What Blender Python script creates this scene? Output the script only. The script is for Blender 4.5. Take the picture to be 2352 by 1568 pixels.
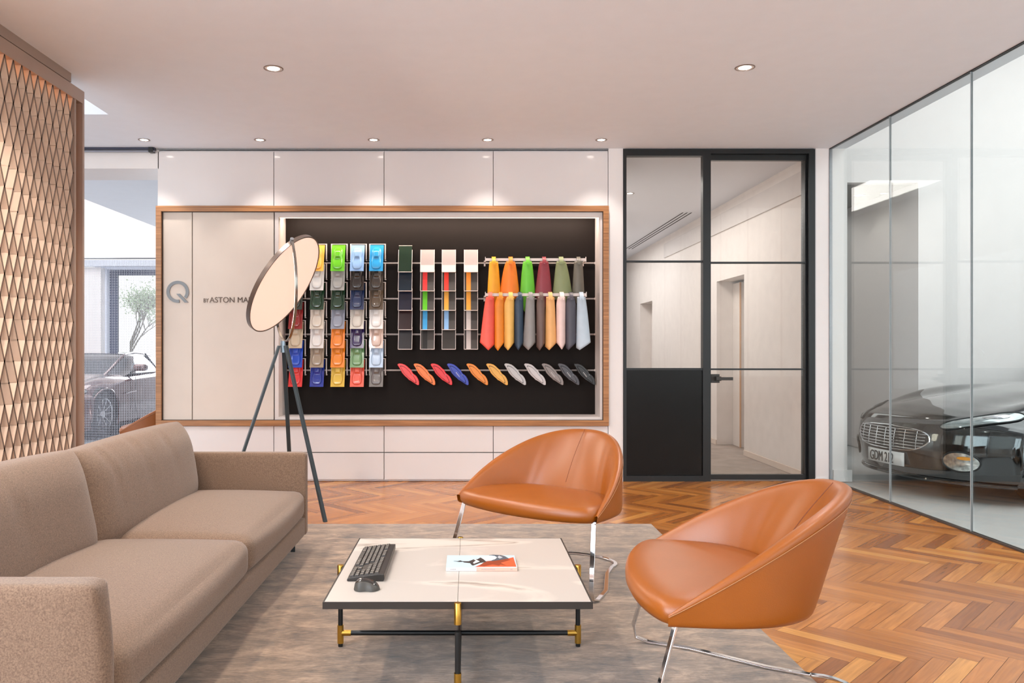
import bpy, bmesh, math, random
from mathutils import Vector, Matrix
R = math.radians
PI = math.pi
rnd = random.Random(7)
for o in list(bpy.data.objects):
    bpy.data.objects.remove(o)
scn = bpy.context.scene
COL = scn.collection

# ------------------------------------------------------------------ camera
CAMZ, F, VX, VY = 1.198, 1837.0, 1075.0, 800.0
cd = bpy.data.cameras.new('camera')
cam = bpy.data.objects.new('camera', cd)
COL.objects.link(cam)
cam.location = (0, 0, CAMZ)
cam.rotation_euler = (R(90), 0, 0)
cd.sensor_width = 36
cd.lens = 36 * F / 2352
cd.shift_x = 101 / 2352
cd.shift_y = 16 / 2352
cd.clip_start = 0.05
cd.clip_end = 200
scn.camera = cam
# ------------------------------------------------------------------ look
scn.view_settings.view_transform = 'Standard'
scn.view_settings.look = 'None'
scn.view_settings.gamma = 1
scn.view_settings.use_curve_mapping = False
scn.view_settings.exposure = 0.0
# ------------------------------------------------------------------ world: bright overcast sky
w = bpy.data.worlds.new('sky')
scn.world = w
w.use_nodes = True
nt = w.node_tree
bg = nt.nodes['Background']
tc = nt.nodes.new('ShaderNodeTexCoord')
mp = nt.nodes.new('ShaderNodeMapping')
sp = nt.nodes.new('ShaderNodeSeparateXYZ')
cr = nt.nodes.new('ShaderNodeValToRGB')
cr.color_ramp.elements[0].position = 0.0
cr.color_ramp.elements[0].color = (0.95, 0.97, 1.0, 1)
cr.color_ramp.elements[1].position = 0.7
cr.color_ramp.elements[1].color = (0.75, 0.86, 1.0, 1)
nt.links.new(tc.outputs['Generated'], sp.inputs[0])
nt.links.new(sp.outputs['Z'], cr.inputs[0])
nt.links.new(cr.outputs[0], bg.inputs[0])
bg.inputs[1].default_value = 1.6


def area(name, loc, rot, sx, sy, power, col=(1, 1, 1)):
    l = bpy.data.lights.new(name, 'AREA')
    l.shape = 'RECTANGLE'
    l.size = sx
    l.size_y = sy
    l.energy = power
    l.color = col
    o = bpy.data.objects.new(name, l)
    COL.objects.link(o)
    o.location = loc
    o.rotation_euler = rot
    return o


# daylight through the shop windows behind the viewer, and in the neighbouring rooms
area('daylight_rear_window', (0.4, -2.85, 1.55), (R(90), 0, 0), 5.6, 2.6, 28, (0.90, 0.95, 1.0))
area('daylight_left_window', (-2.64, -0.75, 1.6), (0, R(-90), 0), 2.5, 3.9, 285, (0.80, 0.90, 1.0))
area('daylight_left_hall', (-5.6, -0.9, 2.0), (R(90), 0, R(-32)), 4.0, 3.0, 150, (1.0, 0.95, 0.90))
area('hall_ceiling_light', (-6.6, 11.0, 4.85), (0, 0, 0), 3.5, 7.0, 290, (1.0, 0.98, 0.96))
area('hall_daylight', (-5.4, 15.6, 1.7), (R(-90), 0, 0), 2.2, 2.2, 90, (0.92, 0.96, 1.0))
area('hall_side_daylight', (-9.4, 6.0, 1.8), (0, R(-90), 0), 2.6, 8.0, 140, (0.95, 0.97, 1.0))
area('car_room_ceiling_light', (6.6, 4.4, 4.85), (0, 0, 0), 4.0, 6.0, 265, (0.97, 0.985, 1.0))
area('car_room_daylight', (6.2, -2.6, 2.4), (R(90), 0, 0), 4.6, 3.6, 140, (0.97, 0.985, 1.0))
area('car_room_alcove_light', (4.1, 11.2, 2.86), (0, 0, 0), 0.8, 3.0, 9, (1.0, 0.99, 0.97))
area('corridor_light', (2.1, 9.4, 2.9), (0, 0, 0), 0.7, 2.6, 34, (1.0, 0.97, 0.94))
area('corridor_light', (2.1, 13.2, 2.9), (0, 0, 0), 0.7, 3.4, 46, (0.97, 0.98, 1.0))


# ------------------------------------------------------------------ helpers
def lin(c):
    if isinstance(c, str):
        c = tuple(int(c[i:i + 2], 16) / 255 for i in (0, 2, 4))
    return tuple((v / 12.92 if v <= 0.04045 else ((v + 0.055) / 1.055) ** 2.4) for v in c) + (1,)


def at(px, py, d):
    """point of the picture frame at distance d -> world"""
    return Vector(((px - VX) * d / F, d, CAMZ - (py - VY) * d / F))


def fl(px, py):
    """floor point seen at a pixel"""
    d = F * CAMZ / (py - VY)
    return Vector(((px - VX) * d / F, d, 0))


MATS = {}


def mat(name, col, rough=0.5, metal=0.0, emit=0.0, noise=0.03, nscale=8.0, bump=0.0, bscale=200.0,
        coat=0.0, spec=0.5, trans=0.0, sheen=0.0, stretch=None, aniso=0.0):
    if name in MATS:
        return MATS[name]
    m = bpy.data.materials.new(name)
    m.use_nodes = True
    n, l = m.node_tree.nodes, m.node_tree.links
    b = n['Principled BSDF']
    c = lin(col)
    b.inputs['Roughness'].default_value = rough
    b.inputs['Metallic'].default_value = metal
    b.inputs['Specular IOR Level'].default_value = spec
    b.inputs['Coat Weight'].default_value = coat
    b.inputs['Coat Roughness'].default_value = 0.04
    b.inputs['Transmission Weight'].default_value = trans
    b.inputs['Sheen Weight'].default_value = sheen
    tcn = n.new('ShaderNodeTexCoord')
    mpn = n.new('ShaderNodeMapping')
    if stretch:
        mpn.inputs['Scale'].default_value = stretch
    l.new(tcn.outputs['Object'], mpn.inputs[0])
    nz = n.new('ShaderNodeTexNoise')
    nz.inputs['Scale'].default_value = nscale
    nz.inputs['Detail'].default_value = 4
    l.new(mpn.outputs[0], nz.inputs['Vector'])
    r = n.new('ShaderNodeValToRGB')
    e = r.color_ramp.elements
    e[0].position, e[1].position = 0.3, 0.7
    e[0].color = tuple(v * (1 - noise) for v in c[:3]) + (1,)
    e[1].color = tuple(min(1, v * (1 + noise)) for v in c[:3]) + (1,)
    l.new(nz.outputs['Fac'], r.inputs[0])
    l.new(r.outputs[0], b.inputs['Base Color'])
    if emit:
        b.inputs['Emission Color'].default_value = c
        b.inputs['Emission Strength'].default_value = emit
    if bump:
        n2 = n.new('ShaderNodeTexNoise')
        n2.inputs['Scale'].default_value = bscale
        n2.inputs['Detail'].default_value = 3
        l.new(mpn.outputs[0], n2.inputs['Vector'])
        bp = n.new('ShaderNodeBump')
        bp.inputs['Strength'].default_value = bump
        bp.inputs['Distance'].default_value = 0.004
        l.new(n2.outputs['Fac'], bp.inputs['Height'])
        l.new(bp.outputs[0], b.inputs['Normal'])
    MATS[name] = m
    return m


def glass_mat(name, tint='eef4f2', refl=1.0, ior=1.5):
    m = bpy.data.materials.new(name)
    m.use_nodes = True
    n, l = m.node_tree.nodes, m.node_tree.links
    n.remove(n['Principled BSDF'])
    t = n.new('ShaderNodeBsdfTransparent')
    t.inputs[0].default_value = lin(tint)
    g = n.new('ShaderNodeBsdfGlossy')
    g.inputs['Roughness'].default_value = 0.0
    lw = n.new('ShaderNodeLayerWeight')
    lw.inputs[0].default_value = 0.5
    pw = n.new('ShaderNodeMath')
    pw.operation = 'POWER'
    pw.inputs[1].default_value = 4.0
    l.new(lw.outputs['Facing'], pw.inputs[0])
    fr = n.new('ShaderNodeMath')
    fr.operation = 'MULTIPLY_ADD'
    fr.inputs[1].default_value = 0.95
    fr.inputs[2].default_value = 0.035
    l.new(pw.outputs[0], fr.inputs[0])
    mu = n.new('ShaderNodeMath')
    mu.operation = 'MULTIPLY'
    mu.inputs[1].default_value = refl
    mx = n.new('ShaderNodeMixShader')
    l.new(fr.outputs[0], mu.inputs[0])
    l.new(mu.outputs[0], mx.inputs[0])
    l.new(t.outputs[0], mx.inputs[1])
    l.new(g.outputs[0], mx.inputs[2])
    l.new(mx.outputs[0], n['Material Output'].inputs[0])
    MATS[name] = m
    return m


class MB:
    """collects shapes, builds ONE mesh object"""

    def __init__(s):
        s.v, s.f, s.mi = [], [], []

    def add(s, vs, fs, mi=0, M=None):
        k = len(s.v)
        s.v += [tuple(M @ Vector(v)) if M else tuple(v) for v in vs]
        s.f += [tuple(i + k for i in f) for f in fs]
        s.mi += [mi] * len(fs)
        return s

    def box(s, x0, x1, y0, y1, z0, z1, mi=0, M=None):
        vs = [(x, y, z) for x in (x0, x1) for y in (y0, y1) for z in (z0, z1)]
        fs = [(0, 1, 3, 2), (4, 6, 7, 5), (0, 4, 5, 1), (2, 3, 7, 6), (0, 2, 6, 4), (1, 5, 7, 3)]
        return s.add(vs, fs, mi, M)

    def tube(s, pts, r, n=10, mi=0, closed=False, caps=True, M=None):
        pts = [Vector(p) for p in pts]
        rs = r if isinstance(r, (list, tuple)) else [r] * len(pts)
        k = len(pts)
        vs, fs = [], []
        ref = None
        for i, p in enumerate(pts):
            if closed:
                t = pts[(i + 1) % k] - pts[i - 1]
            else:
                t = pts[min(i + 1, k - 1)] - pts[max(i - 1, 0)]
            t.normalize()
            if ref is None:
                ref = Vector((0, 0, 1)) if abs(t.z) < .9 else Vector((1, 0, 0))
            a = t.cross(ref).normalized()
            b = a.cross(t).normalized()
            ref = b
            for j in range(n):
                th = 2 * PI * j / n
                vs.append(p + (a * math.cos(th) + b * math.sin(th)) * rs[i])
        for i in range(k if closed else k - 1):
            for j in range(n):
                i2 = (i + 1) % k
                fs.append((i * n + j, i * n + (j + 1) % n, i2 * n + (j + 1) % n, i2 * n + j))
        if caps and not closed:
            fs.append(tuple(range(n - 1, -1, -1)))
            fs.append(tuple((k - 1) * n + j for j in range(n)))
        return s.add(vs, fs, mi, M)

    def ribbon(s, pts, wv, tv, w, t, mi=0, M=None, emi=None):
        """flat bar along pts. wv/tv: lists or vectors for width and thickness directions"""
        vs, fs = [], []
        k = len(pts)
        for i, p in enumerate(pts):
            a = Vector(wv[i] if isinstance(wv, list) else wv) * w / 2
            b = Vector(tv[i] if isinstance(tv, list) else tv) * t / 2
            p = Vector(p)
            vs += [p - a - b, p + a - b, p + a + b, p - a + b]
        k0 = len(s.mi)
        for i in range(k - 1):
            for j in range(4):
                fs.append((i * 4 + j, i * 4 + (j + 1) % 4, (i + 1) * 4 + (j + 1) % 4, (i + 1) * 4 + j))
        fs += [(3, 2, 1, 0), tuple((k - 1) * 4 + j for j in range(4))]
        s.add(vs, fs, mi, M)
        if emi is not None:          # the narrow edge faces get their own material
            for i in range(k - 1):
                s.mi[k0 + i * 4 + 1] = emi
                s.mi[k0 + i * 4 + 3] = emi
        return s

    def prism(s, poly, h0, h1, axis='y', mi=0, M=None):
        n = len(poly)

        def P(a, b, h):
            return (a, h, b) if axis == 'y' else ((a, b, h) if axis == 'z' else (h, a, b))
        vs = [P(a, b, h0) for a, b in poly] + [P(a, b, h1) for a, b in poly]
        fs = [tuple(range(n))[::-1], tuple(range(n, 2 * n))]
        fs += [(i, (i + 1) % n, n + (i + 1) % n, n + i) for i in range(n)]
        return s.add(vs, fs, mi, M)

    def lathe(s, prof, n=32, mi=0, M=None, axis='z', cap=False):
        vs, fs = [], []
        for (r, h) in prof:
            for j in range(n):
                a = 2 * PI * j / n
                c, q = r * math.cos(a), r * math.sin(a)
                vs.append((c, q, h) if axis == 'z' else ((c, h, q) if axis == 'y' else (h, c, q)))
        for i in range(len(prof) - 1):
            for j in range(n):
                fs.append((i * n + j, i * n + (j + 1) % n, (i + 1) * n + (j + 1) % n, (i + 1) * n + j))
        if cap:
            fs.append(tuple(range(n))[::-1])
            fs.append(tuple((len(prof) - 1) * n + j for j in range(n)))
        return s.add(vs, fs, mi, M)

    def grid(s, rows, mi=0, M=None, closed=False):
        nr, nc = len(rows), len(rows[0])
        vs = [p for r in rows for p in r]
        fs = []
        for i in range(nr - 1):
            for j in range(nc if closed else nc - 1):
                j2 = (j + 1) % nc
                fs.append((i * nc + j, i * nc + j2, (i + 1) * nc + j2, (i + 1) * nc + j))
        return s.add(vs, fs, mi, M)

    def build(s, name, m, parent=None, smooth=False, bevel=0, seg=2, sub=0, solid=0, loc=None, rot=None, angle=35, fix=True):
        me = bpy.data.meshes.new(name)
        me.from_pydata(s.v, [], s.f)
        ms = m if isinstance(m, (list, tuple)) else [m]
        for x in ms:
            me.materials.append(x)
        for p, i in zip(me.polygons, s.mi):
            p.material_index = i
        if fix:
            bm = bmesh.new()
            bm.from_mesh(me)
            bmesh.ops.recalc_face_normals(bm, faces=bm.faces)
            bm.to_mesh(me)
            bm.free()
        o = bpy.data.objects.new(name, me)
        COL.objects.link(o)
        if loc is not None:
            o.location = loc
        if rot is not None:
            o.rotation_euler = rot
        if parent:
            o.parent = parent
        if solid:
            md = o.modifiers.new('solid', 'SOLIDIFY')
            md.thickness = solid
            md.offset = 0
        if sub:
            md = o.modifiers.new('sub', 'SUBSURF')
            md.levels = md.render_levels = sub
        if bevel:
            md = o.modifiers.new('bevel', 'BEVEL')
            md.width = bevel
            md.segments = seg
            md.limit_method = 'ANGLE'
            md.angle_limit = R(30)
        if smooth:
            me.polygons.foreach_set('use_smooth', [True] * len(me.polygons))
            if angle and angle < 180:
                try:
                    me.set_sharp_from_angle(angle=R(angle))
                except Exception:
                    pass
        me.update()
        return o


def tag(o, label=None, cat=None, group=None, kind=None):
    if label:
        o['label'] = label
    if cat:
        o['category'] = cat
    if group:
        o['group'] = group
    if kind:
        o['kind'] = kind
    return o


def thing(name, label, cat, loc=(0, 0, 0), rz=0, group=None):
    o = bpy.data.objects.new(name, None)
    o.empty_display_size = 0.05
    COL.objects.link(o)
    o.location = loc
    o.rotation_euler = (0, 0, rz)
    return tag(o, label, cat, group)


def struct(mb, name, m, label, cat=None, parent=None, **k):
    o = mb.build(name, m, parent, **k)
    if parent is None:
        tag(o, label, cat or name.split('_')[0], kind='structure')
    return o


def copy_tree(o, parent=None):
    c = o.copy()
    COL.objects.link(c)
    c.parent = parent
    for ch in list(o.children):
        copy_tree(ch, c)
    return c


# ------------------------------------------------------------------ materials
M_white = mat('white_paint', 'ebe6e4', 0.6, noise=0.01)
M_ceil = mat('ceiling_paint', 'f0f4fb', 0.7, noise=0.01)
M_lacq = mat('white_lacquer', 'e4dfde', 0.14, noise=0.006, coat=0.3)
M_draw = mat('matt_white_lacquer', 'e6e1e0', 0.35, noise=0.006)
M_cream = mat('cream_leather_panel', 'dccfc3', 0.5, noise=0.035, nscale=2.5, bump=0.05)
M_board = mat('dark_brown_board', '1a1411', 0.6, noise=0.04, spec=0.15)
M_black = mat('black_metal', '121517', 0.35, noise=0.03)
M_blackpanel = mat('black_sheet_panel', '0b0908', 0.22, noise=0.05, spec=.25)
M_slate = mat('slate_grey_metal', '3f4a50', 0.35, metal=0.4, noise=0.03)
M_brass = mat('brushed_brass', 'c9a04a', 0.28, metal=1.0, noise=0.06, nscale=60)
M_chrome = mat('chrome', 'e8e8ea', 0.06, metal=1.0, noise=0.0)
M_bronze = mat('bronze_paint', 'b5a093', 0.38, metal=0.35, noise=0.03)
M_lattice = mat('champagne_lattice_lit', 'e6ccb6', 0.45, metal=0.05, noise=0.03)
M_reveal_lit = mat('led_lit_reveal', 'd99a5c', 0.4, metal=0.2, noise=0.05)
M_taupe = mat('taupe_paint', 'a08d82', 0.5, noise=0.02)
M_rackw = mat('white_rail_paint', 'e6dad4', 0.35, noise=0.01)
M_leather = mat('cognac_leather', '98500a', 0.36, noise=0.05, nscale=5, bump=0.10, bscale=320, spec=0.65)
M_seam = mat('dark_stitch', '7a3d18', 0.6)
M_felt = None
M_steel = mat('brushed_steel', '8d9093', 0.3, metal=0.85, noise=0.05, nscale=40)
M_glass = glass_mat('clear_glass', 'f3f7f6', 1.0, 1.5)
M_glass2 = glass_mat('partition_glass', 'f7f6f4', 0.55, 1.45)
M_lamp = mat('lamp_diffuser', 'ffe9d8', 0.5, emit=0.0)
M_carpet = mat('grey_carpet', 'a2948a', 0.9, noise=0.12, nscale=6, bump=0.4, bscale=300)
M_resin = mat('pale_resin_floor', 'd3d3d2', 0.22, noise=0.02)
M_resin2 = mat('grey_blue_polished_floor', 'b4b9bf', 0.15, noise=0.06)
M_emit = mat('downlight_emitter', 'fff6ea', 0.5, emit=14)
M_led = mat('led_strip', 'fff0e4', 0.5, emit=5)
M_tyre = mat('tyre_rubber', '1a1a1b', 0.8, noise=0.1, nscale=30)


def felt():
    m = bpy.data.materials.new('brown_wool_felt')
    m.use_nodes = True
    n, l = m.node_tree.nodes, m.node_tree.links
    b = n['Principled BSDF']
    b.inputs['Roughness'].default_value = 0.95
    b.inputs['Sheen Weight'].default_value = 0.25
    b.inputs['Specular IOR Level'].default_value = 0.15
    tcn = n.new('ShaderNodeTexCoord')
    nz = n.new('ShaderNodeTexNoise')
    nz.inputs['Scale'].default_value = 700
    nz.inputs['Detail'].default_value = 5
    nz.inputs['Roughness'].default_value = 0.75
    n2 = n.new('ShaderNodeTexNoise')
    n2.inputs['Scale'].default_value = 230
    n2.inputs['Detail'].default_value = 4
    l.new(tcn.outputs['Object'], nz.inputs['Vector'])
    l.new(tcn.outputs['Object'], n2.inputs['Vector'])
    ad = n.new('ShaderNodeMath')
    ad.operation = 'ADD'
    l.new(nz.outputs['Fac'], ad.inputs[0])
    l.new(n2.outputs['Fac'], ad.inputs[1])
    r = n.new('ShaderNodeValToRGB')
    e = r.color_ramp.elements
    e[0].position, e[0].color = 0.36, lin('634e40')
    e[1].position, e[1].color = 0.64, lin('967b66')
    dv = n.new('ShaderNodeMath')
    dv.operation = 'MULTIPLY'
    dv.inputs[1].default_value = 0.5
    l.new(ad.outputs[0], dv.inputs[0])
    l.new(dv.outputs[0], r.inputs[0])
    l.new(r.outputs[0], b.inputs['Base Color'])
    bp = n.new('ShaderNodeBump')
    bp.inputs['Strength'].default_value = 0.35
    bp.inputs['Distance'].default_value = 0.002
    l.new(nz.outputs['Fac'], bp.inputs['Height'])
    l.new(bp.outputs[0], b.inputs['Normal'])
    return m


M_felt = felt()


def walnut():
    m = bpy.data.materials.new('walnut_veneer')
    m.use_nodes = True
    n, l = m.node_tree.nodes, m.node_tree.links
    b = n['Principled BSDF']
    b.inputs['Roughness'].default_value = 0.35
    tcn = n.new('ShaderNodeTexCoord')
    mpn = n.new('ShaderNodeMapping')
    mpn.inputs['Scale'].default_value = (0.6, 30, 22)
    l.new(tcn.outputs['Object'], mpn.inputs[0])
    nz = n.new('ShaderNodeTexNoise')
    nz.inputs['Scale'].default_value = 4
    nz.inputs['Detail'].default_value = 5
    l.new(mpn.outputs[0], nz.inputs['Vector'])
    r = n.new('ShaderNodeValToRGB')
    e = r.color_ramp.elements
    e[0].position, e[0].color = 0.3, lin('8a5a35')
    e[1].position, e[1].color = 0.7, lin('bd8655')
    l.new(nz.outputs['Fac'], r.inputs[0])
    l.new(r.outputs[0], b.inputs['Base Color'])
    return m


M_walnut = walnut()


def parquet():
    m = bpy.data.materials.new('oak_herringbone')
    m.use_nodes = True
    n, l = m.node_tree.nodes, m.node_tree.links
    b = n['Principled BSDF']
    b.inputs['Roughness'].default_value = 0.22
    b.inputs['Specular IOR Level'].default_value = 0.5
    uv = n.new('ShaderNodeUVMap')
    uv.uv_map = 'plank'
    at_ = n.new('ShaderNodeAttribute')
    at_.attribute_name = 'tone'
    # grain
    mpn = n.new('ShaderNodeMapping')
    mpn.inputs['Scale'].default_value = (2.2, 34, 1)
    l.new(uv.outputs[0], mpn.inputs[0])
    cb = n.new('ShaderNodeCombineXYZ')
    mu = n.new('ShaderNodeMath')
    mu.operation = 'MULTIPLY'
    mu.inputs[1].default_value = 80
    l.new(at_.outputs['Fac'], mu.inputs[0])
    l.new(mu.outputs[0], cb.inputs['Z'])
    l.new(mu.outputs[0], cb.inputs['X'])
    va = n.new('ShaderNodeVectorMath')
    l.new(mpn.outputs[0], va.inputs[0])
    l.new(cb.outputs[0], va.inputs[1])
    nz = n.new('ShaderNodeTexNoise')
    nz.inputs['Scale'].default_value = 1.6
    nz.inputs['Detail'].default_value = 6
    nz.inputs['Distortion'].default_value = 0.9
    l.new(va.outputs[0], nz.inputs['Vector'])
    r = n.new('ShaderNodeValToRGB')
    e = r.color_ramp.elements
    e[0].position, e[0].color = 0.0, lin('7d481e')
    e[1].position, e[1].color = 1.0, lin('cf9148')
    for p, c in ((0.25, '985a25'), (0.55, 'b27030'), (0.8, 'c07d3c')):
        x = e.new(p)
        x.color = lin(c)
    l.new(at_.outputs['Fac'], r.inputs[0])
    g = n.new('ShaderNodeValToRGB')
    ge = g.color_ramp.elements
    ge[0].position, ge[0].color = 0.28, (0.74, 0.70, 0.67, 1)
    ge[1].position, ge[1].color = 0.66, (1.08, 1.05, 1.02, 1)
    l.new(nz.outputs['Fac'], g.inputs[0])
    mx = n.new('ShaderNodeMix')
    mx.data_type = 'RGBA'
    mx.blend_type = 'MULTIPLY'
    mx.inputs[0].default_value = 1
    l.new(r.outputs[0], mx.inputs[6])
    l.new(g.outputs[0], mx.inputs[7])
    l.new(mx.outputs[2], b.inputs['Base Color'])
    bp = n.new('ShaderNodeBump')
    bp.inputs['Strength'].default_value = 0.12
    bp.inputs['Distance'].default_value = 0.001
    l.new(nz.outputs['Fac'], bp.inputs['Height'])
    l.new(bp.outputs[0], b.inputs['Normal'])
    return m


M_wood = parquet()


def rug_mat():
    m = bpy.data.materials.new('grey_silk_rug')
    m.use_nodes = True
    n, l = m.node_tree.nodes, m.node_tree.links
    b = n['Principled BSDF']
    b.inputs['Roughness'].default_value = 0.75
    b.inputs['Sheen Weight'].default_value = 0.5
    b.inputs['Specular IOR Level'].default_value = 0.2
    tcn = n.new('ShaderNodeTexCoord')
    mpn = n.new('ShaderNodeMapping')
    mpn.inputs['Scale'].default_value = (1.0, 2.2, 1)
    l.new(tcn.outputs['Object'], mpn.inputs[0])
    nz = n.new('ShaderNodeTexNoise')
    nz.inputs['Scale'].default_value = 5.0
    nz.inputs['Detail'].default_value = 15
    nz.inputs['Roughness'].default_value = 0.80
    nz.inputs['Distortion'].default_value = 0.35
    l.new(mpn.outputs[0], nz.inputs['Vector'])
    m2 = n.new('ShaderNodeMapping')
    m2.inputs['Scale'].default_value = (6, 60, 1)
    l.new(tcn.outputs['Object'], m2.inputs[0])
    n2 = n.new('ShaderNodeTexNoise')
    n2.inputs['Scale'].default_value = 3
    n2.inputs['Detail'].default_value = 4
    l.new(m2.outputs[0], n2.inputs['Vector'])
    ad = n.new('ShaderNodeMath')
    ad.operation = 'MULTIPLY_ADD'
    ad.inputs[1].default_value = 0.28
    l.new(n2.outputs['Fac'], ad.inputs[0])
    sb = n.new('ShaderNodeMath')
    sb.operation = 'SUBTRACT'
    sb.inputs[1].default_value = 0.14
    l.new(nz.outputs['Fac'], sb.inputs[0])
    l.new(sb.outputs[0], ad.inputs[2])
    r = n.new('ShaderNodeValToRGB')
    e = r.color_ramp.elements
    e[0].position, e[0].color = 0.36, lin('4a3a2c')
    e[1].position, e[1].color = 0.63, lin('b39478')
    x = e.new(0.5)
    x.color = lin('846950')
    l.new(ad.outputs[0], r.inputs[0])
    l.new(r.outputs[0], b.inputs['Base Color'])
    bp = n.new('ShaderNodeBump')
    bp.inputs['Strength'].default_value = 0.4
    bp.inputs['Distance'].default_value = 0.01
    l.new(ad.outputs[0], bp.inputs['Height'])
    l.new(bp.outputs[0], b.inputs['Normal'])
    return m


M_rug = rug_mat()


def marble():
    m = bpy.data.materials.new('white_marble')
    m.use_nodes = True
    n, l = m.node_tree.nodes, m.node_tree.links
    b = n['Principled BSDF']
    b.inputs['Roughness'].default_value = 0.3
    tcn = n.new('ShaderNodeTexCoord')
    mpn = n.new('ShaderNodeMapping')
    mpn.inputs['Rotation'].default_value = (0, 0, R(-38))
    mpn.inputs['Scale'].default_value = (0.8, 1.9, 1)
    l.new(tcn.outputs['Object'], mpn.inputs[0])
    nz = n.new('ShaderNodeTexNoise')
    nz.inputs['Scale'].default_value = 1.5
    nz.inputs['Detail'].default_value = 9
    nz.inputs['Distortion'].default_value = 0.9
    l.new(mpn.outputs[0], nz.inputs['Vector'])
    r = n.new('ShaderNodeValToRGB')
    e = r.color_ramp.elements
    e[0].position, e[0].color = 0.50, lin('c0b7ae')
    e[1].position, e[1].color = 0.80, lin('d6ccc2')
    for p, c in ((0.560, 'd4cabf'), (0.590, '9c8f83'), (0.602, 'bfb3a7'), (0.64, 'd2c8bd')):
        x = e.new(p)
        x.color = lin(c)
    l.new(nz.outputs['Fac'], r.inputs[0])
    l.new(r.outputs[0], b.inputs['Base Color'])
    return m


M_marble = marble()

# ================================================================== SETTING
H = 3.0
YB = F / 254.667           # back wall plane
LAM = 0.0697
PL = LAM * 7


def herringbone():
    w_, L = LAM, PL
    q = 1 / math.sqrt(2)
    vs, fs, tone, uvs = [], [], [], []
    x0, x1, y0, y1 = -2.8, 3.27, -2.9, YB + 0.02
    ox, oy = 0.03, 3.40
    g = 0.0007
    rr = random.Random(3)
    for m_ in range(-12, 9):
        for k in range(-70, 80):
            for typ in (0, 1):
                bu = k * w_ + m_ * (L - w_)
                bv = -k * w_ + m_ * (L + w_)
                if typ == 0:
                    u0, u1, v0, v1 = bu, bu + L, bv, bv + w_
                else:
                    u0, u1, v0, v1 = bu, bu + w_, bv - L, bv
                cs = [(u0 + g, v0 + g), (u1 - g, v0 + g), (u1 - g, v1 - g), (u0 + g, v1 - g)]
                P = [((u - v) * q + ox, (u + v) * q + oy) for u, v in cs]
                cx = sum(p[0] for p in P) / 4
                cy = sum(p[1] for p in P) / 4
                if cx < x0 - .4 or cx > x1 + .4 or cy < y0 - .4 or cy > y1 + .4:
                    continue
                i = len(vs)
                vs += [(p[0], p[1], 0) for p in P]
                fs.append((i, i + 1, i + 2, i + 3))
                t = min(1, max(0, rr.gauss(0.55, 0.22)))
                tone += [t] * 4
                of = rr.random() * 3
                uu = [(0, 0), (L, 0), (L, w_), (0, w_)] if typ == 0 else [(0, 0), (0, w_), (L, w_), (L, 0)]
                uvs += [(a + of, b + of) for a, b in uu]
    me = bpy.data.meshes.new('floor')
    me.from_pydata(vs, [], fs)
    a = me.attributes.new('tone', 'FLOAT', 'POINT')
    a.data.foreach_set('value', tone)
    ul = me.uv_layers.new(name='plank')
    for lp in me.loops:
        ul.data[lp.index].uv = uvs[lp.vertex_index]
    bm = bmesh.new()
    bm.from_mesh(me)
    for co, no in (((x0, 0, 0), (-1, 0, 0)), ((x1, 0, 0), (1, 0, 0)), ((0, y0, 0), (0, -1, 0)), ((0, y1, 0), (0, 1, 0))):
        bmesh.ops.bisect_plane(bm, geom=bm.verts[:] + bm.edges[:] + bm.faces[:], plane_co=co, plane_no=no, clear_outer=True)
    # dark bed under the planks so the joints read
    n0 = len(bm.faces)
    q4 = [bm.verts.new((x, y, -0.0015)) for x, y in ((x0, y0), (x1, y0), (x1, y1), (x0, y1))]
    fb = bm.faces.new(q4)
    fb.material_index = 1
    bm.to_mesh(me)
    bm.free()
    me.materials.append(M_wood)
    me.materials.append(mat('floor_joint', '4a2e1c', 0.8))
    for p in me.polygons:
        if p.normal.z < 0:
            p.flip()
    o = bpy.data.objects.new('floor', me)
    COL.objects.link(o)
    tag(o, 'oak herringbone parquet floor of the lounge', 'floor', kind='structure')


herringbone()
struct(MB().box(-9.5, -2.8, -3, 16, -0.08, -0.002), 'floor', M_resin2, 'polished grey floor of the hall at the left')
struct(MB().box(-2.8, 1.30, YB + 0.02, 16, -0.08, -0.004), 'floor', M_resin2, 'polished grey floor behind the wall unit')
struct(MB().box(1.30, 3.42, YB + 0.02, 17.2, -0.08, -0.003), 'floor', M_carpet, 'grey brown carpet floor of the corridor behind the black door')
struct(MB().box(3.27, 10.2, -3, 14.5, -0.08, -0.006), 'floor', M_resin, 'pale grey resin floor of the car room behind the glass')
struct(MB().box(-60, 60, 16.6, 90, -0.3, -0.1), 'floor', mat('pale_paving', 'c9ccc6', 0.8), 'pale paving outside the far window')

# ceilings
struct(MB().box(-2.77, 3.41, -3, YB + 0.65, H, H + 0.12), 'ceiling', M_ceil, 'off white plaster ceiling of the lounge')
struct(MB().box(-9.5, -2.77, 6.16, YB, H, H + 0.12), 'ceiling', M_ceil, 'white ceiling strip left of the lounge')
struct(MB().box(-9.5, -2.77, -3, 6.16, 3.5, 3.6), 'ceiling', M_ceil, 'bright raised ceiling over the hall')
struct(MB().box(-9.5, -2.79, YB, 7.71, 2.82, 3.12), 'trim_1', M_white, 'white bulkhead across the hall ceiling', 'trim')
struct(MB().box(-4.5, 1.30, 7.71, 16, 2.95, 3.05), 'ceiling', M_ceil, 'low white ceiling of the hall beyond the wall unit')
struct(MB().box(-9.5, -4.5, 7.71, 16, 5.0, 5.1), 'ceiling', M_ceil, 'high ceiling of the hall')
struct(MB().box(1.30, 3.30, YB + 0.12, 17.2, 2.95, 3.08), 'ceiling', M_ceil, 'white ceiling of the corridor behind the black door')
struct(MB().box(3.41, 10.2, -3, 8.4, 5.0, 5.1), 'ceiling', M_ceil, 'high white ceiling of the car room')
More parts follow.
